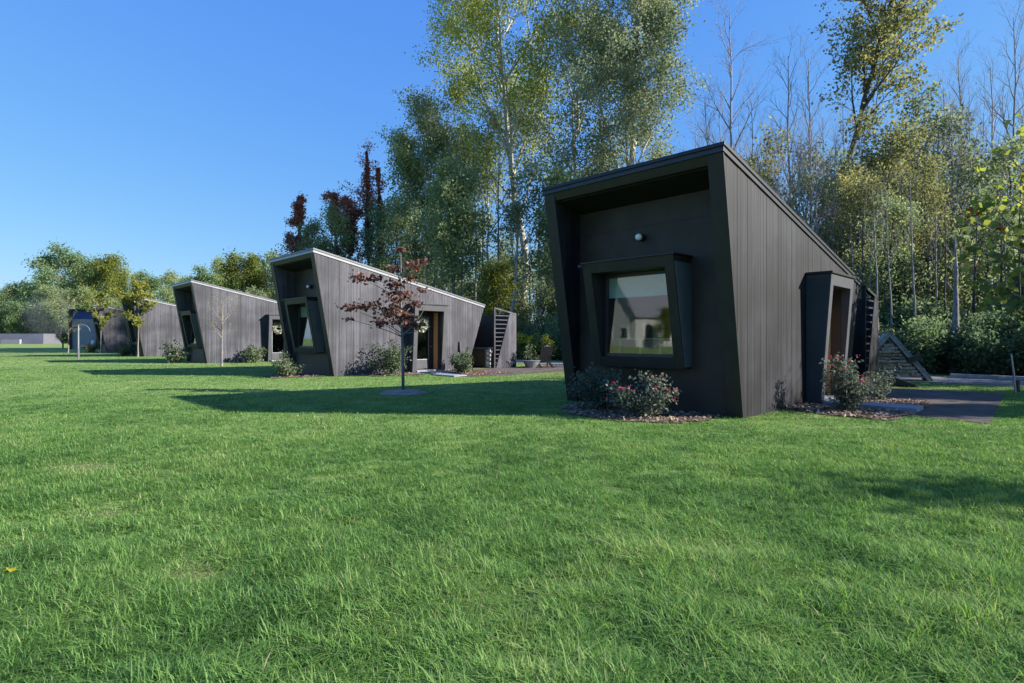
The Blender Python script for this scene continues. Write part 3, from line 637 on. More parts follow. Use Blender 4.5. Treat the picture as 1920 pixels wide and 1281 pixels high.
m = MB(); m.tube(tr[:3]+[(-.035, .012, 1.6)], [.040, .036, .033, .030], 10); m.build('trunk_wrap', M['wrap'], e, smooth=True)
V, F, T = leaves(g, np.concatenate(C), .10, droop=.5, asp=.85, cl=np.concatenate(K)); np_mesh('crown', V, F, M['l_purple'], e, tint=T)
# ring of mulch at its foot
q = np.linspace(0, 2*math.pi, 29)[:-1]; vs = [(-2.741, 14.009, .10)]; fs = []
for k, (r, z) in enumerate(((.2, .10), (.42, .07), (.60, .012))):
    for a in q: vs.append((-2.741+r*math.cos(a)*(1+g.normal(0, .05)), 14.009+r*math.sin(a)*(1+g.normal(0, .05)), z+g.normal(0, .006)))
for j in range(28): fs.append((0, 1+j, 1+(j+1) % 28)); fs += [(1+28*k+j, 1+28*(k+1)+j, 1+28*(k+1)+(j+1) % 28, 1+28*k+(j+1) % 28) for k in (0, 1)]
me = bpy.data.meshes.new('mulch_ring'); me.from_pydata(vs, [], fs); me.update(); tag(link_mesh('mulch_ring', me, M['tanmulch']), kind='structure')

LV = lambda *a: list(a)
g = np.random.default_rng(31)
def young(label, p, seed, H, mat, per, hue, ls=.12):
    g = np.random.default_rng(seed)
    return tree('young_tree', label, 'tree', p, g, H, .05, (.05, 0), [(12, .38, 48, .30, .3, round_), (4, .3, 40, .45, .2, one)], mat, 'young_bark', per, .09, ls, 'young trees planted along the lawn', hue=hue, lev=1)
t1 = young('nearly bare pale sapling with a dark wrapped trunk before the third cabin', loc(2, -.54, -4.19), 32, 3.3, 'l_olive', 1.2, .25, .09)
m = MB(); m.tube([(0, 0, 0), (0, 0, 1.45)], [.058, .05], 8); m.build('trunk_wrap', M['wrap'], t1)
young('yellow green young tree in full leaf before the fourth cabin', loc(3, -.42, -.1), 33, 5.0, 'l_lime', 27, .1, .22)
young('thin pale leaved young tree before the fifth cabin', loc(4, -.6, -.5), 34, 5.3, 'l_lime', 19, .0, .22)
young('far slender young tree with few leaves beside the arched post', loc(4, -2.7, 1.8), 35, 4.6, 'l_olive', 4, .2, .2)

# ------------------------------------------------------------------ the wood behind: single trees
def POP(n1=15, n2=8, n3=4): return [(n1, .30, 30, .34, .25, lambda s: (1.05-.62*s)*(.6+.4*min(1, s*3))), (n2, .25, 38, .42, .25, one), (n3, .25, 42, .46, .1, one)]
g = np.random.default_rng(101)
tree('cottonwood', 'tallest pale trunked tree with thinning yellow green leaves behind the cabins', 'tree', at(985, 58), g, 39.5, .46, (-3.1, 1), [(19, .30, 32, .40, .25, lambda s: (1.05-.55*s)*(.6+.4*min(1, s*3))), (8, .25, 38, .42, .25, one), (4, .25, 42, .46, .1, one)], 'l_yellow', 'pale_bark', 80, .52, .27, 'tall cottonwoods behind the cabins', .05)
tree('cottonwood', 'tall broad grey green cottonwood rising right behind the nearest cabin roof', 'tree', at(1165, 50), g, 33, .42, (1.2, -1), POP(18, 8, 4), 'l_grey', 'pale_bark', 82, .42, .23, 'tall cottonwoods behind the cabins', .05)
tree('cottonwood', 'slimmer grey green cottonwood between the two tallest trees', 'tree', at(1068, 53), g, 33, .32, (.4, 0), POP(14, 7, 4), 'l_grey', 'pale_bark', 66, .38, .23, 'tall cottonwoods behind the cabins', .05, hue=.06)
tree('cottonwood', 'grey green cottonwood with twiggy top left of the tallest tree', 'tree', at(868, 66), g, 26.4, .36, (-2.2, 0), POP(15, 7, 4), 'l_grey', 'pale_bark', 52, .48, .28, 'tall cottonwoods behind the cabins', .05, hue=.1)
tree('broadleaf_tree', 'round topped darker green tree at the left of the tall cottonwoods', 'tree', at(778, 62), g, 21.5, .32, (-.5, 0), POP(15, 7, 4), 'l_green', 'grey_bark', 50, .46, .28, None, .04, hue=.05)
tree('broadleaf_tree', 'low dark green tree with grey stems behind the second cabin roof', 'tree', at(848, 46), g, 14, .2, (.5, 0), POP(13, 7, 4), 'l_green', 'grey_bark', 40, .4, .25, None, .04)
tree('broadleaf_tree', 'low leafy green tree between the pale trunks beside the nearest cabin', 'tree', at(1050, 45), g, 13, .2, (.5, 0), POP(13, 7, 4), 'l_green', 'pale_bark', 38, .4, .25, None, .04, hue=.1)
# extra pale stems of the cottonwood clump
for px, Y, H, ln, lb in ((1012, 47, 19, (2.2, 0), 'pale forked stem leaning right beside the tallest cottonwood'), (912, 60, 24, (-.4, 0), 'slender pale stem left of the tallest cottonwood'), (944, 46, 14, (1.2, 0), 'thin leaning pale stem at the foot of the tallest cottonwood')):
    tree('cottonwood', lb, 'tree', at(px, Y), g, H, .19, ln, POP(9, 5, 3), 'l_grey', 'pale_bark', 26, .4, .24, 'slender cottonwoods in the clump', .06)
tree('shrub_tree', 'bright yellow green small tree low between the pale trunks', 'tree', at(930, 42), g, 6.3, .08, (0, 0), POP(11, 6, 3), 'l_lime', 'grey_bark', 22, .3, .2, None, hue=-.1)

# creeper clad trees on the left end of the wood
def creeper(label, px, Y, H, seed, arms, wide=1):
    g = np.random.default_rng(seed); e = empty('creeper_tree', (*at(px, Y), 0)); tag(e, label, 'tree', 'creeper clad trees left of the cottonwoods')
    sk = grow(g, H, .22, (g.uniform(-.5, .5), 0), [(12, .25, 55, .20, .1, tall_), (4, .3, 45, .4, 0, one)], .03); tubes([(P, rd, (8, 4, 3)[l]) for P, rd, l in sk], 'trunk', M['dark_bark'], e)
    tk = sk[0][0]; n = 9000 if wide == 1 else 13000; x = g.uniform(.10, 1.0, n); i = x*(len(tk)-1); k = np.minimum(i.astype(int), len(tk)-2); C = tk[k]+(tk[k+1]-tk[k])*(i-k)[:, None]
    wv = .55+.40*np.sin(x*9+seed)+.30*np.sin(x*23+seed*2); C = C+g.normal(0, 1, (n, 3))*np.array([1, 1, .5])*(.42*wv*(1.05-.72*x))[:, None]*2.0*wide; tt = np.clip(x*.88-.02+g.normal(0, .12, n), 0, 1)
    CS = [C]; TS = [tt]
    C2, K2 = leafpoints(g, sk, 1, arms, .24); CS.append(C2); TS.append(np.clip((C2[:, 2]/H)*.8+.05+g.normal(0, .1, len(C2)), 0, 1))
    V, F, _ = leaves(g, np.concatenate(CS), .24, droop=.8); np_mesh('creeper', V, F, M['l_red'], e, tint=np.repeat(np.concatenate(TS), 4))
    return e
creeper('tall narrow tree clad in brick red creeper, highest of the red ones', 690, 66, 23.5, 1, 20)
creeper('narrow tree clad in dark red creeper, right of the highest red one', 718, 66, 21.7, 2, 22)
creeper('leaning creeper clad tree with long ragged side branches over the second cabin roof', 565, 66, 17.9, 3, 80, 2.2)
creeper('bushy dark creeper clad tree right of the ragged one', 622, 66, 18.4, 4, 70, 2.2)
creeper('dark green creeper clad tree behind the second cabin roof peak', 655, 66, 17.4, 5, 60, 2.2)

# right part: leaning cottonwood, bare trees, mid height trees
g = np.random.default_rng(55)
p = at(1505, 40); tree('cottonwood', 'tall cottonwood with leaning dark trunk and leafy narrow crown right of the nearest cabin', 'tree', p, g, 31, .28, (8.0, 0), [(20, .50, 27, .17, .3, lambda s: 1.15-.45*s), (7, .25, 38, .5, .2, one), (4, .25, 42, .5, .1, one)], 'l_olive', 'dark_bark', 26, .26, .25, None, .02, hue=-.05)
BARE = lambda: [(20, .34, 31, .19, .45, lambda s: 1.15-.75*s), (6, .25, 32, .48, .3, one), (4, .3, 32, .5, .2, one)]
BT = []
for k in range(4): BT.append(tree('bare_tree', 'tmp', 'tree', (0, 0), np.random.default_rng(70+k), 20, .125, (g.uniform(-.6, .6), 0), BARE(), 'l_olive', 'twig_bark', 0, 0, .1, 'leafless trees against the sky', .02))
BL = [(1372, 38, 23.5, 'tallest leafless tree standing over the nearest cabin roof'), (1478, 40, 21.5, 'leafless tree with straight trunk, second right of the roof peak'), (1517, 38, 20.5, 'leafless tree just left of the leaning cottonwood'),
      (1330, 44, 20, 'thin leafless tree left of the roof peak'), (1352, 46, 20.5, 'fainter leafless tree beside the roof peak'), (1415, 43, 19.5, 'slight leafless tree right of the tallest bare one'), (1580, 46, 21, 'leafless tree behind the leaning cottonwood trunk'),
      (1806, 36, 19.6, 'large leafless tree right of the leafy cottonwood crown'), (1772, 40, 19.5, 'leafless tree beside the large bare one on the right'), (1868, 38, 20, 'leafless tree over the broad green leaves at the right'), (1897, 34, 21, 'leafless twiggy tree at the right edge of the wood'), (1440, 47, 19, 'faint slim leafless tree between the bare trees'), (1302, 48, 19.5, 'faint leafless tree at the right side of the grey green cottonwood'), (1545, 48, 20.5, 'faint leafless tree left behind the cottonwood trunk'), (1918, 42, 20, 'faint leafless tree cut by the right edge of the picture'), (1840, 46, 20, 'faint leafless tree between two larger bare trees'),
      (1398, 33, 12.5, 'short thin leafless tree just over the sloping roof'), (1432, 35, 13.5, 'thin leafless tree rising from the middle of the sloping roof'), (1462, 32, 12.8, 'thin leafless stem left of the straight bare tree'), (1497, 34, 14, 'leafless stem between the two straight bare trees'), (1530, 31, 12.5, 'low leafless stem in front of the grey green tree'), (1560, 34, 13.5, 'leafless stem beside the leaning trunk'), (1618, 33, 13, 'thin leafless stem right of the leaning trunk'), (1668, 35, 14, 'thin leafless stem among the olive trees'), (1722, 34, 14.5, 'thin leafless stem left of the broad green leaves'), (1750, 37, 16, 'leafless stem over the broad green leaves'), (1788, 33, 15, 'leafless stem below the large bare tree'), (1822, 36, 17, 'leafless stem right of the large bare tree'), (1390, 50, 19, 'faint leafless tree far behind the roof edge'), (1458, 52, 20, 'faint far leafless tree between the straight ones'), (1610, 50, 20.5, 'faint far leafless tree under the leafy crown')]
for k, (px, Y, H, lb) in enumerate(BL):
    if k < 4: o = BT[k]; o['label'] = lb; o.location = (*at(px, Y), 0); o.scale = (H/20, H/20, H/20); o.rotation_euler.z = k
    else: dup(BT[k % 4], at(px, Y), 1.3*k, (H/20*.85, H/20), lb)
MID = lambda: [(15, .18, 46, .25, .35, lambda s: 1.1-.6*s), (7, .25, 42, .45, .2, one), (3, .3, 42, .5, .1, one)]
MT = [tree('broadleaf_tree', 'tmp', 'tree', (0, 0), np.random.default_rng(80+k), 12, .14, (g.uniform(-.4, .4), 0), MID(), ml, 'dark_bark' if k != 1 else 'grey_bark', 23, .32, .19, 'mid height trees at the edge of the wood', .03, hue=hu) for k, (ml, hu) in enumerate((('l_olive', 0), ('l_grey', -.05), ('l_green', .05), ('l_olive', -.15), ('l_dark', .1)))]
ML = [(1425, 36, 12.6, 0, 'olive tree rising just behind the sloping roof edge'), (1555, 40, 13.8, 1, 'grey green tree left of the leaning dark trunk'), (1650, 33, 13.2, 3, 'olive tree right of the leaning dark trunk'), (1700, 38, 14.2, 0, 'tall olive yellow tree below the leafy cottonwood crown'),
      (1765, 35, 14.8, 1, 'feathery grey green tree behind the broad green leaves'), (1815, 40, 13.5, 2, 'green tree behind the feathery grey one'), (1610, 30, 9.5, 0, 'lower olive tree above the slatted screen'), (1675, 26, 7.5, 2, 'small green tree above the firewood rack'), (1510, 36, 11.2, 2, 'green tree behind the middle of the sloping roof'),
      (1740, 29, 9.5, 3, 'olive tree above the undergrowth right of the firewood rack'), (1880, 33, 12, 2, 'green tree at the right edge of the wood'), (1845, 27, 7.5, 4, 'dark low tree behind the leaning stake'), (1640, 42, 13, 3, 'olive tree deep in the wood behind the olive trees'), (1590, 45, 13.5, 3, 'olive tree deep behind the leaning trunk'), (592, 60, 12.5, 4, 'dark green tree between the ragged creeper tree and the bushy one'), (640, 62, 14.5, 2, 'green tree filling in behind the bushy creeper tree'), (742, 58, 13.5, 2, 'green tree between the red creeper columns and the round topped tree'), (705, 62, 14.5, 4, 'dark green tree right behind the red creeper columns'), (815, 60, 13, 2, 'green tree low behind the round topped tree')]
used = set()
for px, Y, H, k, lb in ML:
    if k not in used: o = MT[k]; used.add(k); o['label'] = lb; o.location = (*at(px, Y), 0); o.scale = (H/12, H/12, H/12); o.rotation_euler.z = px % 6
    else: dup(MT[k], at(px, Y), px % 6.1, (H/12*.95, H/12), lb)
# single trunks that show in the shade of the wood
def trunk_only(label, px, Y, H, r, mat, ivy=0, seed=0):
    g = np.random.default_rng(seed); e = empty('tree_trunk', (*at(px, Y), 0)); tag(e, label, 'tree', 'bare trunks showing inside the wood')
    sk = grow(g, H, r, (g.uniform(-.3, .3), 0), [(9, .55, 32, .13, .3, one), (5, .25, 35, .5, .2, one)], .018, .92); tubes([(P, rd, (9, 5, 3)[l]) for P, rd, l in sk], 'trunk', M[mat], e)
    if ivy:
        n = ivy; tk = sk[0][0]; x = g.uniform(.05, .8, n)*(len(tk)-1); k = x.astype(int); C = tk[k]+(tk[k+1]-tk[k])*(x-k)[:, None]+g.normal(0, .16, (n, 3))
        V, F, T = leaves(g, C, .13, droop=.8); np_mesh('ivy', V, F, M['l_dark'], e, tint=T*.6)
trunk_only('thick grey trunk standing above the undergrowth near the right edge', 1791, 22.5, 5.4, .17, 'grey_bark', 0, 1)
trunk_only('dark ivy clad trunk above the firewood rack', 1686, 27, 7, .2, 'dark_bark', 2600, 2)
for k, (px, Y, H, r, mt, lb) in enumerate(((1628, 27, 6.6, .06, 'pale_bark', 'thin pale trunk right above the slatted screen'), (1710, 26, 5.6, .06, 'grey_bark', 'thin pale trunk right of the ivy clad one'), (1745, 27, 6, .07, 'dark_bark', 'thin dark trunk left of the thick grey one'),
    (1832, 27, 6, .06, 'dark_bark', 'thin dark trunk right of the thick grey one'), (1760, 30, 6.5, .06, 'grey_bark', 'thin grey trunk close behind the thick one'), (1858, 30, 6.5, .07, 'dark_bark', 'dark thin trunk under the broad green leaves'), (1730, 31, 6.5, .07, 'grey_bark', 'thin grey trunk between the ivy clad and thick trunks'))): trunk_only(lb, px, Y, H, r, mt, 0, 5+k)

gg = np.random.default_rng(444); places = ('above the slatted screen', 'over the firewood rack', 'right of the firewood rack', 'behind the leaning stake', 'under the scarlet leaves', 'beside the thick grey trunk')
for k, px in enumerate((1600, 1615, 1648, 1660, 1675, 1700, 1718, 1735, 1752, 1772, 1806, 1820, 1846, 1872, 1890, 1908)):
    trunk_only(('slim grey trunk ', 'thin straight trunk ', 'slender trunk ')[k % 3]+places[min(5, k//3)]+(', the greyer one', ', the darker one')[k % 2], px, gg.uniform(22.5, 27), gg.uniform(6.5, 9.5), gg.uniform(.045, .07), ('grey_bark', 'dark_bark')[k % 2], 0, 30+k)
for k, (px, lb) in enumerate(((890, 'slim grey trunk behind the low end of the second cabin roof'), (905, 'slim upright trunk above the hot tub yard'), (938, 'slim upright trunk above the slatted screen of the second cabin'), (1008, 'slim upright trunk right of the tallest cottonwood trunk'), (1026, 'slim grey trunk close to the edge of the nearest cabin'), (868, 'slim grey trunk over the middle of the second cabin roof'), (828, 'slim grey trunk behind the young purple leaved tree'), (800, 'slim dark trunk left behind the purple leaved tree'))):
    trunk_only(lb, px, gg.uniform(47, 52), gg.uniform(16, 21), gg.uniform(.08, .13), 'grey_bark', 0, 60+k)

# understorey bushes along the edge of the wood
US = [shrub('understorey_bush', 'tmp', (0, 0), 90+k, 3.0, 2.4, 5200, .13, 'l_dark', 0, 'understorey bushes along the edge of the wood', hue=(.05, -.05, .12)[k]) for k in range(3)]
UB = [(0, 17.6, .6, 1.0, 'dense dark bush right behind the firewood rack'), (1, 17.9, -1.6, 1.05, 'dark bush between the firewood rack and the leaning stake'), (2, 17.8, -3.6, .95, 'dark bush behind the leaning stake'), (0, 18.6, 2.8, 1.0, 'dark bush hidden partly by the slatted screen'),
      (1, 19.5, -.6, 1.3, 'tall dark bush rising over the one at the firewood rack'), (2, 19.8, -3.0, 1.35, 'tall dark bush under the thick grey trunk'), (0, 20.5, 1.6, 1.5, 'tall bush above the roof of the firewood rack'), (1, 20.2, -5.2, 1.5, 'dark bush at the far right edge'), (2, 17.6, -5.6, 1.1, 'low dark bush at the right edge of the picture'),
      (0, 18.0, 19.5, 1.0, 'bush behind the black garden chair'), (1, 18.4, 22.2, 1.1, 'bush at the foot of the tallest cottonwood'), (2, 18.6, 17, 1.2, 'bush close beside the left edge of the nearest cabin'), (0, 19.5, 25, 1.3, 'bush behind the hot tub yard'), (1, 20, 29, 1.4, 'bush seen over the low end of the second cabin roof'), (2, 20, 21, 1.5, 'tall bush right of the pale trunk')]
used = set()
for k, u, v, s, lb in UB:
    if k not in used: o = US[k]; used.add(k); o['label'] = lb; o.location = (*loc(0, u, v), 0); o.scale = (s, s, s)
    else: dup(US[k], loc(0, u, v), u*7+v, (s, s*.97), lb)

# goldenrod by the chair
GR = [(16.6, 20.6, 'yellow flowering goldenrod clump left of the black chair'), (16.5, 19.2, 'yellow flowering goldenrod clump behind the black chair'), (16.2, 17.0, 'yellow flowering goldenrod clump nearest the cabin wall'), (16.8, 16.0, 'goldenrod clump with a tall thin stem beside the cabin edge'), (16.9, 21.8, 'goldenrod clump at the end of the slatted screen')]
for k, (u, v, lb) in enumerate(GR):
    g = np.random.default_rng(140+k); e = empty('goldenrod', (*loc(0, u, v), 0)); tag(e, lb, 'plant', 'goldenrod at the edge of the wood')
    pa, C, K = shrub_mesh(g, 1.3, 1.75, 900, .1, 16); tubes(pa, 'stems', M['dark_bark'], e); V, F, T = leaves(g, C, .12, cl=K); np_mesh('foliage', V, F, M['l_lime'], e, tint=T*.5)
    for P, _, _ in pa:
        if P[-1][2] < 1.0: continue
        V, F, T = leaves(g, P[-1]+g.normal(0, .10, (30, 3))+[0, 0, .08], .08, asp=.9); np_mesh('flower', V, F, M['gold'], e, tint=T)

# broad leaved tree whose branches come in from the right
e = empty('broad_leaved_tree', (14.9, 14.2, 0)); tag(e, 'broad bright green leaved branches with a few scarlet leaves reaching in from the right', 'tree')
g = np.random.default_rng(17); m = MB(); m.tube([(0, 0, 0), (.05, 0, 2), (.0, .1, 4.5), (-.1, 0, 7)], [.16, .13, .09, .03], 9); C = []; K = []; tw = []
BR = [((0, 0, 1.0), (-1.5, .2, 2.1), (-2.6, .1, 2.35)), ((0, 0, 1.6), (-1.3, -.2, 3.0), (-3.1, .2, 3.7)), ((0, 0, 2.2), (-1.4, .3, 3.9), (-2.9, .1, 4.9)), ((0, 0, 2.9), (-1.3, 0, 4.8), (-2.2, -.1, 6.0)), ((0, 0, 1.4), (-1.2, .4, 2.6), (-2.9, .5, 2.9)), ((0, 0, 3.3), (-.9, .1, 5.6), (-1.6, 0, 7.0)), ((0, 0, 1.9), (-.9, -.5, 3.3), (-2.0, -.6, 4.2)), ((0, 0, 1.2), (-1.0, -.4, 1.9), (-1.9, -.5, 2.2)), ((0, 0, 3), (-.8, .5, 4.4), (-1.9, .6, 5.3)), ((0, 0, 2.2), (-1.2, .1, 3.3), (-3.3, -.2, 4.3))]
for a, b, c in BR:
    a, b, c = map(np.array, (a, b, c)); t = np.linspace(0, 1, 9)[:, None]; P = (1-t)**2*a+2*t*(1-t)*b+t*t*c+g.normal(0, .04, (9, 3)); m.tube(P, list(np.linspace(.05, .010, 9)), 6)
    for k in range(3, 9):
        for s in range(4):
            d = g.normal(0, 1, 3); d[2] = d[2]*.5-.1; d *= g.uniform(.3, .75)/np.linalg.norm(d); q = P[k]+d; m.tube([P[k], P[k]+d*.5+[0, 0, .05], q], [.008, .006, .004], 4)
            n = g.integers(2, 5); C.append(q-d*g.uniform(0, .7, (n, 1))+g.normal(0, .09, (n, 3))); K.append(np.full(n, g.uniform(0, 1)))
m.build('trunk', M['grey_bark'], e, smooth=True)
C = np.concatenate(C); V, F, T = leaves(g, C, .225, droop=1.1, asp=.85, cl=np.concatenate(K)); np_mesh('crown', V, F, M['l_big'], e, tint=np.clip(T*1.15-.05, 0, 1))
C = np.concatenate([np.array(p)+g.normal(0, .07, (n, 3)) for p, n in (((-3.05, .1, 4.55), 9), ((-3.15, .1, 4.45), 4), ((-2.45, .0, 4.25), 5), ((-3.1, .2, 3.75), 5), ((-2.9, .3, 3.2), 4), ((-1.7, .1, 3.1), 5))])
V, F, T = leaves(g, C, .14, droop=1, asp=.7); np_mesh('scarlet_leaves', V, F, M['l_scarlet'], e, tint=T)

# trees outside the right edge: their shade falls on the patio and on the lawn
tree('broadleaf_tree', 'small leafy tree outside the right edge, shading the patio', 'tree', loc(0, 13.6, -10.5), np.random.default_rng(3), 7.2, .12, (0, 0), MID(), 'l_green', 'grey_bark', 34, .28, .22)
tree('broadleaf_tree', 'small tree on the lawn outside the right edge', 'tree', (13.2, 3.4), np.random.default_rng(4), 4.7, .10, (0, 0), MID(), 'l_green', 'grey_bark', 5, .22, .16)
for k, (u, v, H) in enumerate(((18.5, -9, 10), (21, -14, 12), (20, -19, 12))): dup(MT[(2, 0, 2)[k]], loc(0, u, v), k*2., H/12, ('leafy tree outside the right edge of the picture, by the road', 'leafy tree farther outside the right edge', 'leafy tree farthest outside the right edge')[k])

tree('broadleaf_tree', 'bushy tree outside the right edge beside the patio', 'tree', loc(0, 9.9, -10.6), np.random.default_rng(9), 5.4, .10, (0, 0), MID(), 'l_green', 'grey_bark', 44, .30, .20)
# far trees at the left
g = np.random.default_rng(77)
FT = [tree('far_tree', 'tmp', 'tree', (0, 0), np.random.default_rng(200+k), 20, .3, (0, 0), [(15, .16, 52, .30, .35, round_), (7, .25, 45, .42, .2, one), (3, .3, 42, .5, .1, one)], ml, 'grey_bark', 40, .7, .50, 'trees along the far end of the lawn', .03, hue=hu) for k, (ml, hu) in enumerate((('l_far', 0), ('l_lime', -.25), ('l_green', .1)))]
FL = [(112, 150, 22, 0, 'large grey green tree of the far clump at the left', 1.05), (205, 150, 20.5, 1, 'yellow green tree of the far clump at the left', .95), (160, 158, 21, 0, 'grey green tree in the middle of the far clump', .9), (20, 150, 13.5, 2, 'low green tree at the left edge above the grey barn', 1.0), (62, 160, 15, 2, 'dark green tree behind the drifting smoke', 1.1), (-20, 160, 14, 0, 'far green tree cut by the left edge', 1.1),
      (285, 150, 16, 0, 'low grey green tree behind the fifth cabin', 1.0), (335, 140, 15, 2, 'low green tree left of the third cabin roof', 1.0), (385, 120, 14, 0, 'grey green tree above the third cabin roof', 1.0), (455, 100, 14.3, 1, 'sunlit yellow green tree between the third and second cabins', 1.05), (500, 104, 14.5, 2, 'green tree just left of the second cabin peak', .9), (425, 112, 14.5, 2, 'green tree above the third cabin roof slope', .8), (245, 160, 18, 2, 'green tree at the right of the far clump', .8), (95, 140, 12, 2, 'dark low tree under the large grey green one', 1.2), (150, 135, 11.5, 2, 'dark low tree behind the blue banded cabin', 1.2), (40, 138, 9.5, 0, 'low pale tree behind the grey barn', 1.3), (0, 142, 11, 0, 'pale low tree at the left edge behind the barn', 1.2), (540, 98, 13.5, 0, 'grey green tree behind the second cabin peak', .9), (210, 138, 10, 2, 'dark low tree behind the pale young tree', 1.2)]
used = set()
for px, Y, H, k, lb, ws in FL:
    if k not in used: o = FT[k]; used.add(k); o['label'] = lb; o.location = (*at(px, Y), 0); o.scale = (H/20*ws, H/20*ws, H/20)
    else: dup(FT[k], at(px, Y), px*.7, (H/20*ws, H/20), lb)

# the depth of the wood behind, one mass
def wood(name, label, spots, seed, mat, lsize, nl):
    g = np.random.default_rng(seed); VS = []; FS = []; TS = []; b = 0; tb = []
    for (u, v, H) in spots:
        p = np.array([*loc(0, u, v), 0.]); r = H*g.uniform(.16, .24)
        tb.append((np.array([p, p+[g.normal(0, .2), 0, H*.5], p+[g.normal(0, .4), 0, H*.95]]), np.array([.13, .09, .02]), 5))
        nc = 34; z = g.uniform(.04, 1, nc)*H; q = g.uniform(0, 6.28, nc); rr = r*np.sqrt(g.uniform(0, 1, nc))*(1.15-.75*z/H)
        cc = p+np.stack([rr*np.cos(q), rr*np.sin(q), z], 1); n = nl//nc
        C = (cc[:, None]+g.normal(0, 1, (nc, n, 3))*np.array([.55, .55, .42])*(H/12)).reshape(-1, 3); C[:, 2] = np.maximum(C[:, 2], .1)
        V, F, T = leaves(g, C, lsize, cl=np.repeat(g.uniform(0, 1, nc), n)); VS.append(V); FS.append(F+b); TS.append(np.clip(T+g.normal(0, .08), 0, 1)); b += len(V)
    e = empty(name, (0, 0, 0)); tag(e, label, 'wood', kind='stuff')
    np_mesh('foliage', np.concatenate(VS), np.concatenate(FS), M[mat], e, tint=np.concatenate(TS)); tubes(tb, 'trunks', M['dark_bark'], e)
g = np.random.default_rng(90)
sp = []
for v in np.arange(-12, 62, 2.6):
    for u, h0 in ((24, 6.5), (29, 8.0 if v < 12 else 9.5), (35, 9.5 if v < 12 else 12), (42, 10.5 if v < 12 else 14)):
        sp.append((u+g.uniform(-1.8, 1.8), v+g.uniform(-1.3, 1.3), h0*g.uniform(.7, 1.12)))
for v in np.arange(60, 118, 4.0):
    for u, h0 in ((22, 8.5), (30, 11)): sp.append((u+g.uniform(-2, 2), v+g.uniform(-1.5, 1.5), h0*g.uniform(.75, 1.1)))
wood('background_wood', 'dense green wood filling the depth behind the single trees', sp, 91, 'l_wood', .26, 2100)
sp = []
for px in range(-120, 560, 13):
    for Y in (168, 182):
        X, Y_ = at(px+g.uniform(-6, 6), Y+g.uniform(-6, 6)); q = np.array([X, Y_])-C1; sp.append((q@DU, q@DV, g.uniform(8, 13.5)))
wood('far_wood', 'soft green far wood closing the lawn at the left', sp, 92, 'l_far', .62, 1300)

# ------------------------------------------------------------------ things standing about
# firewood rack
RA = R(-22); p = at(1664, 18.6); rk = empty('firewood_rack', (p[0], p[1], 0), RA); tag(rk, 'steep A shaped firewood rack of weathered boards beside the road', 'rack')
for s in (-1, 1):
    m = MB()
    for y in (-.22, .22): m.bar((s*.02, y, 1.50), (s*1.12, y, .0), .10, .12, (0, 1, 0))
    m.build('leg', M['weathered'], rk, .006)
    m = MB(); m.bar((s*.06, 0, 1.555), (s*1.20, 0, .02), .03, .58, (0, 1, 0)); m.build('roof_board', M['weathered'], rk, .004)
m = MB(); m.box(-.95, .95, -.27, .27, .10, .15); m.build('bottom_rail', M['weathered'], rk)
m = MB(); m.bar((.50, -.31, .66), (.86, -.31, .80), .16, .16); m.build('black_bracket', M['black'], rk)
logs = []; g = np.random.default_rng(6); z = .20
while z < 1.2:
    half = 1.12*(1-z/1.5)-.12; x = -half
    while x < half-.1:
        l = min(g.uniform(.38, .6), half-x)
        if l > .15: logs.append((x+l/2, g.uniform(-.08, .02), z+g.uniform(-.01, .01), l, g.uniform(.65, 1.3), g.uniform(-.14, .14)))
        x += l+.015
    z += .105
def logmesh():
    m = MB(); n = 5; r = np.random.default_rng(2)
    q = [(.055*math.cos(a)*f, .055*math.sin(a)*f) for a, f in zip(np.linspace(0, 2*math.pi, 8)[:-1], r.uniform(.75, 1.15, 7))]
    m.prism([(-.5, y, z) for y, z in q], [(.5, y*1.05, z*.95) for y, z in q]); return m
lg = None; g = np.random.default_rng(16); cR = Matrix.Rotation(RA, 4, 'Z')
for x, y, z, l, s, t in logs:
    for dy in (-.18, .16):
        if lg is None: lg = logmesh().build('firewood_log', M['log'], None, .004); o = lg
        else: o = lg.copy(); COL.objects.link(o)
        q = cR @ Vector((x, y+dy, z)); o.location = (p[0]+q.x, p[1]+q.y, q.z); o.rotation_euler = (g.uniform(0, 6), t, RA+g.uniform(-.06, .06)); o.scale = (l, s*.98, s*.98)
        tag(o, 'split firewood log stacked inside the A shaped rack', 'log', 'firewood logs stacked in the rack')
# black barrow like tool lying by the rack
w_ = empty('log_carrier', (*at(1692, 16.0), 0), R(-30)); tag(w_, 'black log carrier lying on the patio edge before the firewood rack', 'carrier')
m = MB(); m.hexa([(-.35, -.16, .02), (.35, -.12, .0), (.35, .12, .0), (-.35, .16, .02), (-.38, -.2, .34), (.30, -.14, .08), (.30, .14, .08), (-.38, .2, .34)]); m.build('tray', M['black'], w_, .012)
m = MB(); m.tube([(-.38, -.18, .33), (-.62, -.18, .52), (-.62, .18, .52), (-.38, .18, .33)], [.018]*4, 7); m.build('handle', M['black'], w_)
# leaning stake and the dark marker behind it
st = empty('stake', (12.68, 14.0, 0)); tag(st, 'pale leaning stake at the corner of the patio', 'stake')
m = MB(); m.tube([(0, 0, -.02), (-.05, 0, .5), (-.115, 0, .98)], [.022, .021, .02], 8); m.build('pole', M['metal'], st); m = MB(); m.tube([(-.113, 0, .97), (-.118, 0, 1.0)], [.026, .026], 8); m.build('tip', M['concrete'], st)
mk = empty('marker_post', (13.0, 14.3, 0)); tag(mk, 'short black marker post right behind the leaning stake', 'post')
m = MB(); m.box(-.035, .035, -.035, .035, 0, .3); m.build('post', M['black'], mk, .006); m = MB(); m.box(-.042, .042, -.042, .042, .301, .315); m.build('cap', M['black'], mk)
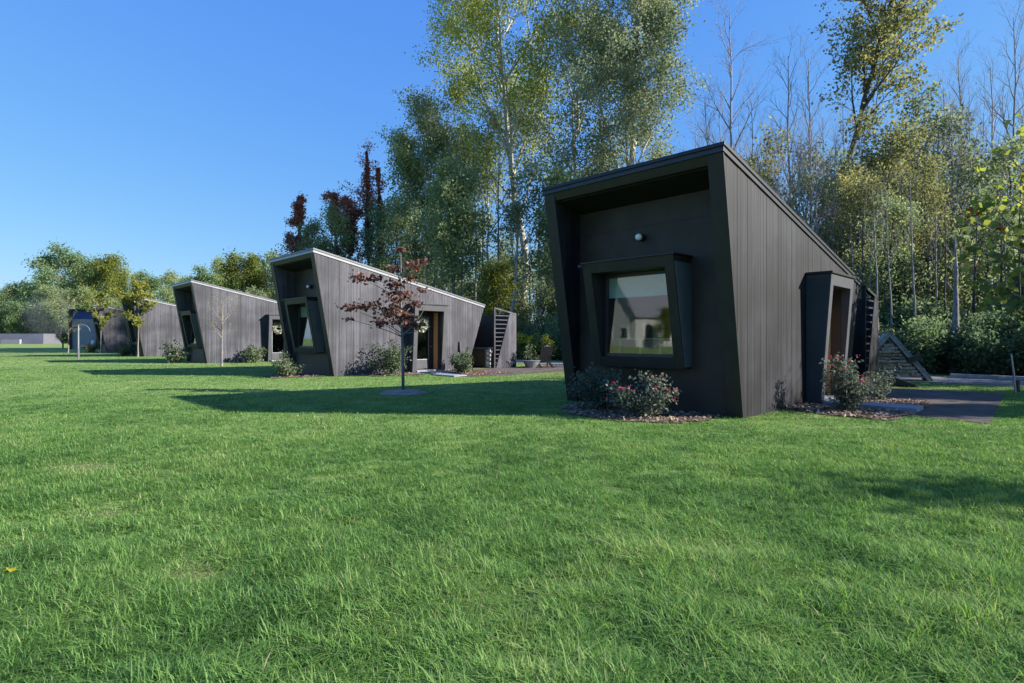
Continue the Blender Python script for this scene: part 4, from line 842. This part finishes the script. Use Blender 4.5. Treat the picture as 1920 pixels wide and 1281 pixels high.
# timbers along the far side of the road
for a, b, lb in ((( 15.25, -.9), (15.15, -5.2), 'long pale timber lying along the far edge of the gravel road'), ((15.0, -2.2), (14.95, -6.5), 'second pale timber lying in front of the long one by the road')):
    A = np.array(loc(0, *a)); B = np.array(loc(0, *b)); m = MB(); m.bar((0, 0, 0), (B[0]-A[0], B[1]-A[1], 0), .16, .13); o = m.build('timber', M['weathered'], None, .015); o.location = (A[0], A[1], .075); tag(o, lb, 'timber')
# garden chair and fire bowl behind the second cabin
ch = empty('garden_chair', (*loc(1, 9.9, -1.25), 0), R(200)); tag(ch, 'black slatted low garden chair on the path behind the second cabin', 'chair')
m = MB()
for k in range(5): x = -.24+k*.12; m.hexa([(x-.05, .16, .30), (x+.05, .16, .30), (x+.05, .19, .30), (x-.05, .19, .30), (x-.055, .46, 1.0+.04*(2-abs(k-2))), (x+.055, .46, 1.0+.04*(2-abs(k-2))), (x+.055, .49, 1.0), (x-.055, .49, 1.0)])
m.build('backrest', M['black'], ch, .006)
m = MB()
for k in range(5): y = -.36+k*.115; m.hexa([(-.27, y, .38-.03*k), (.27, y, .38-.03*k), (.27, y+.10, .355-.03*k), (-.27, y+.10, .355-.03*k), (-.27, y, .40-.03*k), (.27, y, .40-.03*k), (.27, y+.10, .375-.03*k), (-.27, y+.10, .375-.03*k)])
m.build('seat', M['black'], ch)
for s in (-1, 1):
    m = MB(); m.box(s*.36-.06, s*.36+.06, -.42, .36, .56, .585); m.build('armrest', M['black'], ch, .006)
    m = MB(); m.box(s*.35-.02, s*.35+.02, -.38, -.28, 0, .56); m.build('leg', M['black'], ch, .004)
    m = MB(); m.bar((s*.30, -.30, .36), (s*.30, .50, .02), .035, .11, (1, 0, 0)); m.build('leg', M['black'], ch)
fb = empty('fire_bowl', (*loc(1, 9.35, -1.0), 0)); tag(fb, 'pale blue grey round fire bowl left of the black garden chair', 'fire bowl')
m = MB(); m.tube([(0, 0, .0), (0, 0, .10), (0, 0, .28), (0, 0, .33)], [.26, .30, .38, .40], 20); m.build('bowl', M['metal'], fb); m = MB(); m.tube([(0, 0, .331), (0, 0, .345)], [.43, .43], 20); m.build('rim', M['concrete'], fb)
# posts on the far lawn
p = at(147, 37.2); lp = empty('arched_post', (p[0], p[1], 0)); tag(lp, 'slender grey post with a pale curved arm standing on the far lawn', 'post')
m = MB(); m.tube([(0, 0, .7), (0, 0, 2.25)], [.045, .04], 8); m.build('upper_post', M['metal'], lp); m = MB(); m.tube([(0, 0, 0), (0, 0, .7)], [.06, .055], 8); m.build('base_sleeve', M['wrap'], lp)
m = MB(); m.tube([(-.32, 0, 2.14), (-.1, 0, 2.26), (.25, 0, 2.29), (.55, 0, 2.22), (.72, 0, 2.05), (.78, 0, 1.85)], [.013]*6, 7); m.build('arm', M['concrete'], lp)
m = MB(); m.hexa([(-.36, -.05, 2.03), (-.02, -.05, 2.12), (-.02, .05, 2.12), (-.36, .05, 2.03), (-.36, -.05, 2.10), (-.02, -.05, 2.19), (-.02, .05, 2.19), (-.36, .05, 2.10)]); m.build('lamp_head', M['black'], lp)
p = at(174, 58); b = empty('bollard', (p[0], p[1], 0)); tag(b, 'short white topped bollard before the blue banded cabin', 'bollard')
m = MB(); m.tube([(0, 0, 0), (0, 0, .8)], [.09, .09], 10); m.build('post', M['concrete'], b); m = MB(); m.tube([(0, 0, .801), (0, 0, 1.1), (0, 0, 1.15)], [.13, .13, .05], 10); m.build('head', M['lampwhite'], b)
p = at(118, 75); b = empty('bollard', (p[0], p[1], 0)); tag(b, 'dark short post left of the blue banded cabin', 'bollard')
m = MB(); m.tube([(0, 0, 0), (0, 0, .95)], [.09, .09], 10); m.build('post', M['black'], b); m = MB(); m.tube([(0, 0, .951), (0, 0, 1.0)], [.11, .08], 10); m.build('cap', M['black'], b)
# far cabin with the blue glazed band
p = at(157, 70); c6 = empty('far_cabin', (p[0], p[1], 0), R(32)); tag(c6, 'farthest grey cabin with dark leaning sides and a deep blue glazed band on top', 'cabin')
def lean(mb, x0, x1, z0, z1, y0, y1, k=.10): f = lambda x, z: x*(1+k*(z-.3)/4.7) ; mb.hexa([(f(x0, z0), y0, z0), (f(x1, z0), y0, z0), (f(x1, z0), y1, z0), (f(x0, z0), y1, z0), (f(x0, z1), y0, z1), (f(x1, z1), y0, z1), (f(x1, z1), y1, z1), (f(x0, z1), y1, z1)])
m = MB(); lean(m, -1.12, 1.25, .0, 3.75, 0, 5); m.build('wall', M['wallgrey'], c6); m = MB(); lean(m, -1.12, 1.25, 3.76, 4.85, .02, 5); m.build('glazed_band', M['blueglass'], c6)
m = MB(); lean(m, -1.42, -1.13, 0, 4.86, -.25, 5); lean(m, 1.26, 1.55, 0, 4.86, -.25, 5); m.build('leaning_side', M['frame'], c6); m = MB(); lean(m, -1.45, 1.6, 4.87, 5.0, -.3, 5); m.build('roof', M['cap'], c6)
# far barn at the left edge
p = at(20, 128); ba = empty('barn', (p[0], p[1], 0)); ba.scale = (.64, .64, .64); ba.location.z = .35; tag(ba, 'low long pale grey barn at the far left edge with a dark doorway', 'barn')
m = MB(); m.prism([(-16, 0, -1.3), (11.6, 0, -1.3), (10.2, 2, 3.2), (-16, 2, 3.2)], [(-16, 9, -1.3), (11.6, 9, -1.3), (10.2, 7, 3.2), (-16, 7, 3.2)]); m.build('roof', M['roofgrey'], ba)
m = MB(); m.box(-3.5, 3.4, -.25, .6, -.6, 1.1); m.build('doorway', M['wallgrey'], ba); m = MB(); m.prism([(-4.2, -.3, -.9), (-3.5, -.3, -.9), (-3.5, -.3, 1.3)], [(-4.2, .6, -.9), (-3.5, .6, -.9), (-3.5, .6, 1.3)]); m.build('gable', M['frame'], ba)
# gabled house across the lawn, seen mirrored in the nearest window
hs = empty('house', (-78, -2.4, 0), R(62)); hs.scale = (1.28, 1.28, 1.22); tag(hs, 'white gabled house far across the lawn, mirrored in the nearest window', 'house')
m = MB(); m.prism([(0, -3.6, -.4), (0, 3.6, -.4), (0, 3.6, 4.4), (0, 0, 9.6), (0, -3.6, 4.4)], [(-9, -3.6, -.4), (-9, 3.6, -.4), (-9, 3.6, 4.4), (-9, 0, 9.6), (-9, -3.6, 4.4)]); m.build('wall', M['whitewall'], hs)
m = MB()
for s in (-1, 1): m.hexa([(.5, s*4.1, 3.75), (.5, 0, 9.65), (-9.5, 0, 9.65), (-9.5, s*4.1, 3.75), (.5, s*4.1, 4.0), (.5, 0, 9.95), (-9.5, 0, 9.95), (-9.5, s*4.1, 4.0)])
m.build('roof', M['housegrey'], hs)
for y, z0, z1, w2 in ((-1.6, .9, 2.6, .7), (1.6, .9, 2.6, .7)):
    m = MB(); m.box(-.02, .05, y-w2, y+w2, z0, z1); f = m.build('window', M['white'], hs); m = MB(); m.box(.051, .06, y-w2+.1, y+w2-.1, z0+.1, z1-.1); m.build('pane', M['sash'], f)
for x in (-2.2, -5, -7.6):
    m = MB(); m.box(x-.8, x+.8, -3.66, -3.58, .6, 2.9); f = m.build('window', M['white'], hs); m = MB(); m.box(x-.7, x+.7, -3.68, -3.661, .7, 2.8); m.build('pane', M['sash'], f)
dup(FT[1], (-70, -8.5), 1., (.30, .26), 'small tree on the lawn before the white house')
# drifting smoke at the far left
m, N, L, O = newmat('smoke'); pv = N.new('ShaderNodeVolumePrincipled'); L.new(pv.outputs[0], O.inputs['Volume']); pv.inputs['Color'].default_value = (.80, .90, 1, 1); pv.inputs['Anisotropy'].default_value = -.1
cg = coord(N, 'Generated'); n_ = noise(N, L, 3.2, 4, cg); sb = N.new('ShaderNodeVectorMath'); sb.operation = 'DISTANCE'; L.new(cg, sb.inputs[0]); sb.inputs[1].default_value = (.5, .5, .45)
mr = N.new('ShaderNodeMapRange'); mr.inputs['From Min'].default_value = .5; mr.inputs['From Max'].default_value = .1; L.new(sb.outputs['Value'], mr.inputs['Value'])
nr = N.new('ShaderNodeMapRange'); nr.inputs['From Min'].default_value = .4; nr.inputs['From Max'].default_value = .75; L.new(n_.outputs[0], nr.inputs['Value'])
mu = N.new('ShaderNodeMath'); mu.operation = 'MULTIPLY'; L.new(mr.outputs[0], mu.inputs[0]); L.new(nr.outputs[0], mu.inputs[1]); m2 = N.new('ShaderNodeMath'); m2.operation = 'MULTIPLY'; m2.inputs[1].default_value = .075; L.new(mu.outputs[0], m2.inputs[0]); L.new(m2.outputs[0], pv.inputs['Density'])
mb = MB(); mb.sphere((0, 0, 0), 1, 16, 10); o = mb.build('smoke', m); p = at(97, 84); o.location = (p[0], p[1], 5.2); o.scale = (4.6, 3.5, 4.6); o.rotation_euler = (0, R(25), 0); tag(o, 'thin bluish smoke drifting before the far trees', 'smoke', kind='stuff')
# a fallen leaf on the lawn
e = empty('fallen_leaf', (-2.90, 3.24, .05)); e.scale = (.75, .75, .75); e.location.x = -2.93; tag(e, 'single yellow fallen leaf on the lawn at the left edge', 'leaf')
q = [(math.cos(a)*r, math.sin(a)*r*.8, .01*math.sin(3*a)) for a, r in zip(np.linspace(0, 2*math.pi, 15)[:-1], [.06, .035, .055, .03, .05, .03, .045, .02, .045, .03, .05, .03, .055, .035])]
m = MB(); m.prism(q, [(x, y, z+.003) for x, y, z in q]); m.build('blade', M['gold'], e); m = MB(); m.tube([(-.045, 0, .0), (-.11, .01, .01)], [.003, .002], 5); m.build('stalk', M['dark_bark'], e)

# ------------------------------------------------------------------ light, sky, camera
SUN = Vector((.987*math.cos(R(27)), -.163*math.cos(R(27)), math.sin(R(27))))
w = bpy.data.worlds.new('World'); sc.world = w; w.use_nodes = True
nt = w.node_tree; bg = nt.nodes['Background']
sky = nt.nodes.new('ShaderNodeTexSky'); sky.sky_type = 'NISHITA'; sky.sun_disc = False
sky.sun_elevation = R(27); sky.sun_rotation = math.atan2(.987, -.163); sky.altitude = 200; sky.air_density = 1.0; sky.dust_density = .6; sky.ozone_density = 5.0
# the camera's rendering of a deep blue sky: one power curve per channel over the physical sky
sp_ = nt.nodes.new('ShaderNodeSeparateColor'); cb_ = nt.nodes.new('ShaderNodeCombineColor'); nt.links.new(sky.outputs[0], sp_.inputs[0])
for ch, (k_, g_) in enumerate(((.325, .86), (.60, .60), (1.72, .15))):
    pw = nt.nodes.new('ShaderNodeMath'); pw.operation = 'POWER'; pw.inputs[1].default_value = g_; nt.links.new(sp_.outputs[ch], pw.inputs[0])
    ml = nt.nodes.new('ShaderNodeMath'); ml.operation = 'MULTIPLY'; ml.inputs[1].default_value = k_; nt.links.new(pw.outputs[0], ml.inputs[0]); nt.links.new(ml.outputs[0], cb_.inputs[ch])
nt.links.new(cb_.outputs[0], bg.inputs[0]); bg.inputs[1].default_value = .15
sd = bpy.data.lights.new('sun', 'SUN'); sd.energy = 3.8; sd.angle = R(.6); sd.color = (1, .945, .87)
so = bpy.data.objects.new('sun', sd); COL.objects.link(so); so.rotation_euler = SUN.to_track_quat('Z', 'Y').to_euler(); so.location = (30, -10, 40)
cd = bpy.data.cameras.new('camera'); cd.lens = 1042.7/1920*36; cd.sensor_width = 36; cd.shift_y = -(640.5-633.8)/1920; cd.clip_end = 3000; cd.clip_start = .05
co = bpy.data.objects.new('camera', cd); COL.objects.link(co); co.location = (0, 0, 1.4); co.rotation_euler = (R(90), 0, 0); sc.camera = co
sc.view_settings.view_transform = 'Standard'; sc.view_settings.look = 'None'; sc.view_settings.exposure = 1.56; sc.view_settings.gamma = 1
sc.render.engine = 'CYCLES'; sc.cycles.use_denoising = True; sc.cycles.max_bounces = 8; sc.cycles.transparent_max_bounces = 12
sc.cycles.diffuse_bounces = 5; sc.cycles.glossy_bounces = 3; sc.cycles.transmission_bounces = 4; sc.cycles.caustics_reflective = False; sc.cycles.caustics_refractive = False
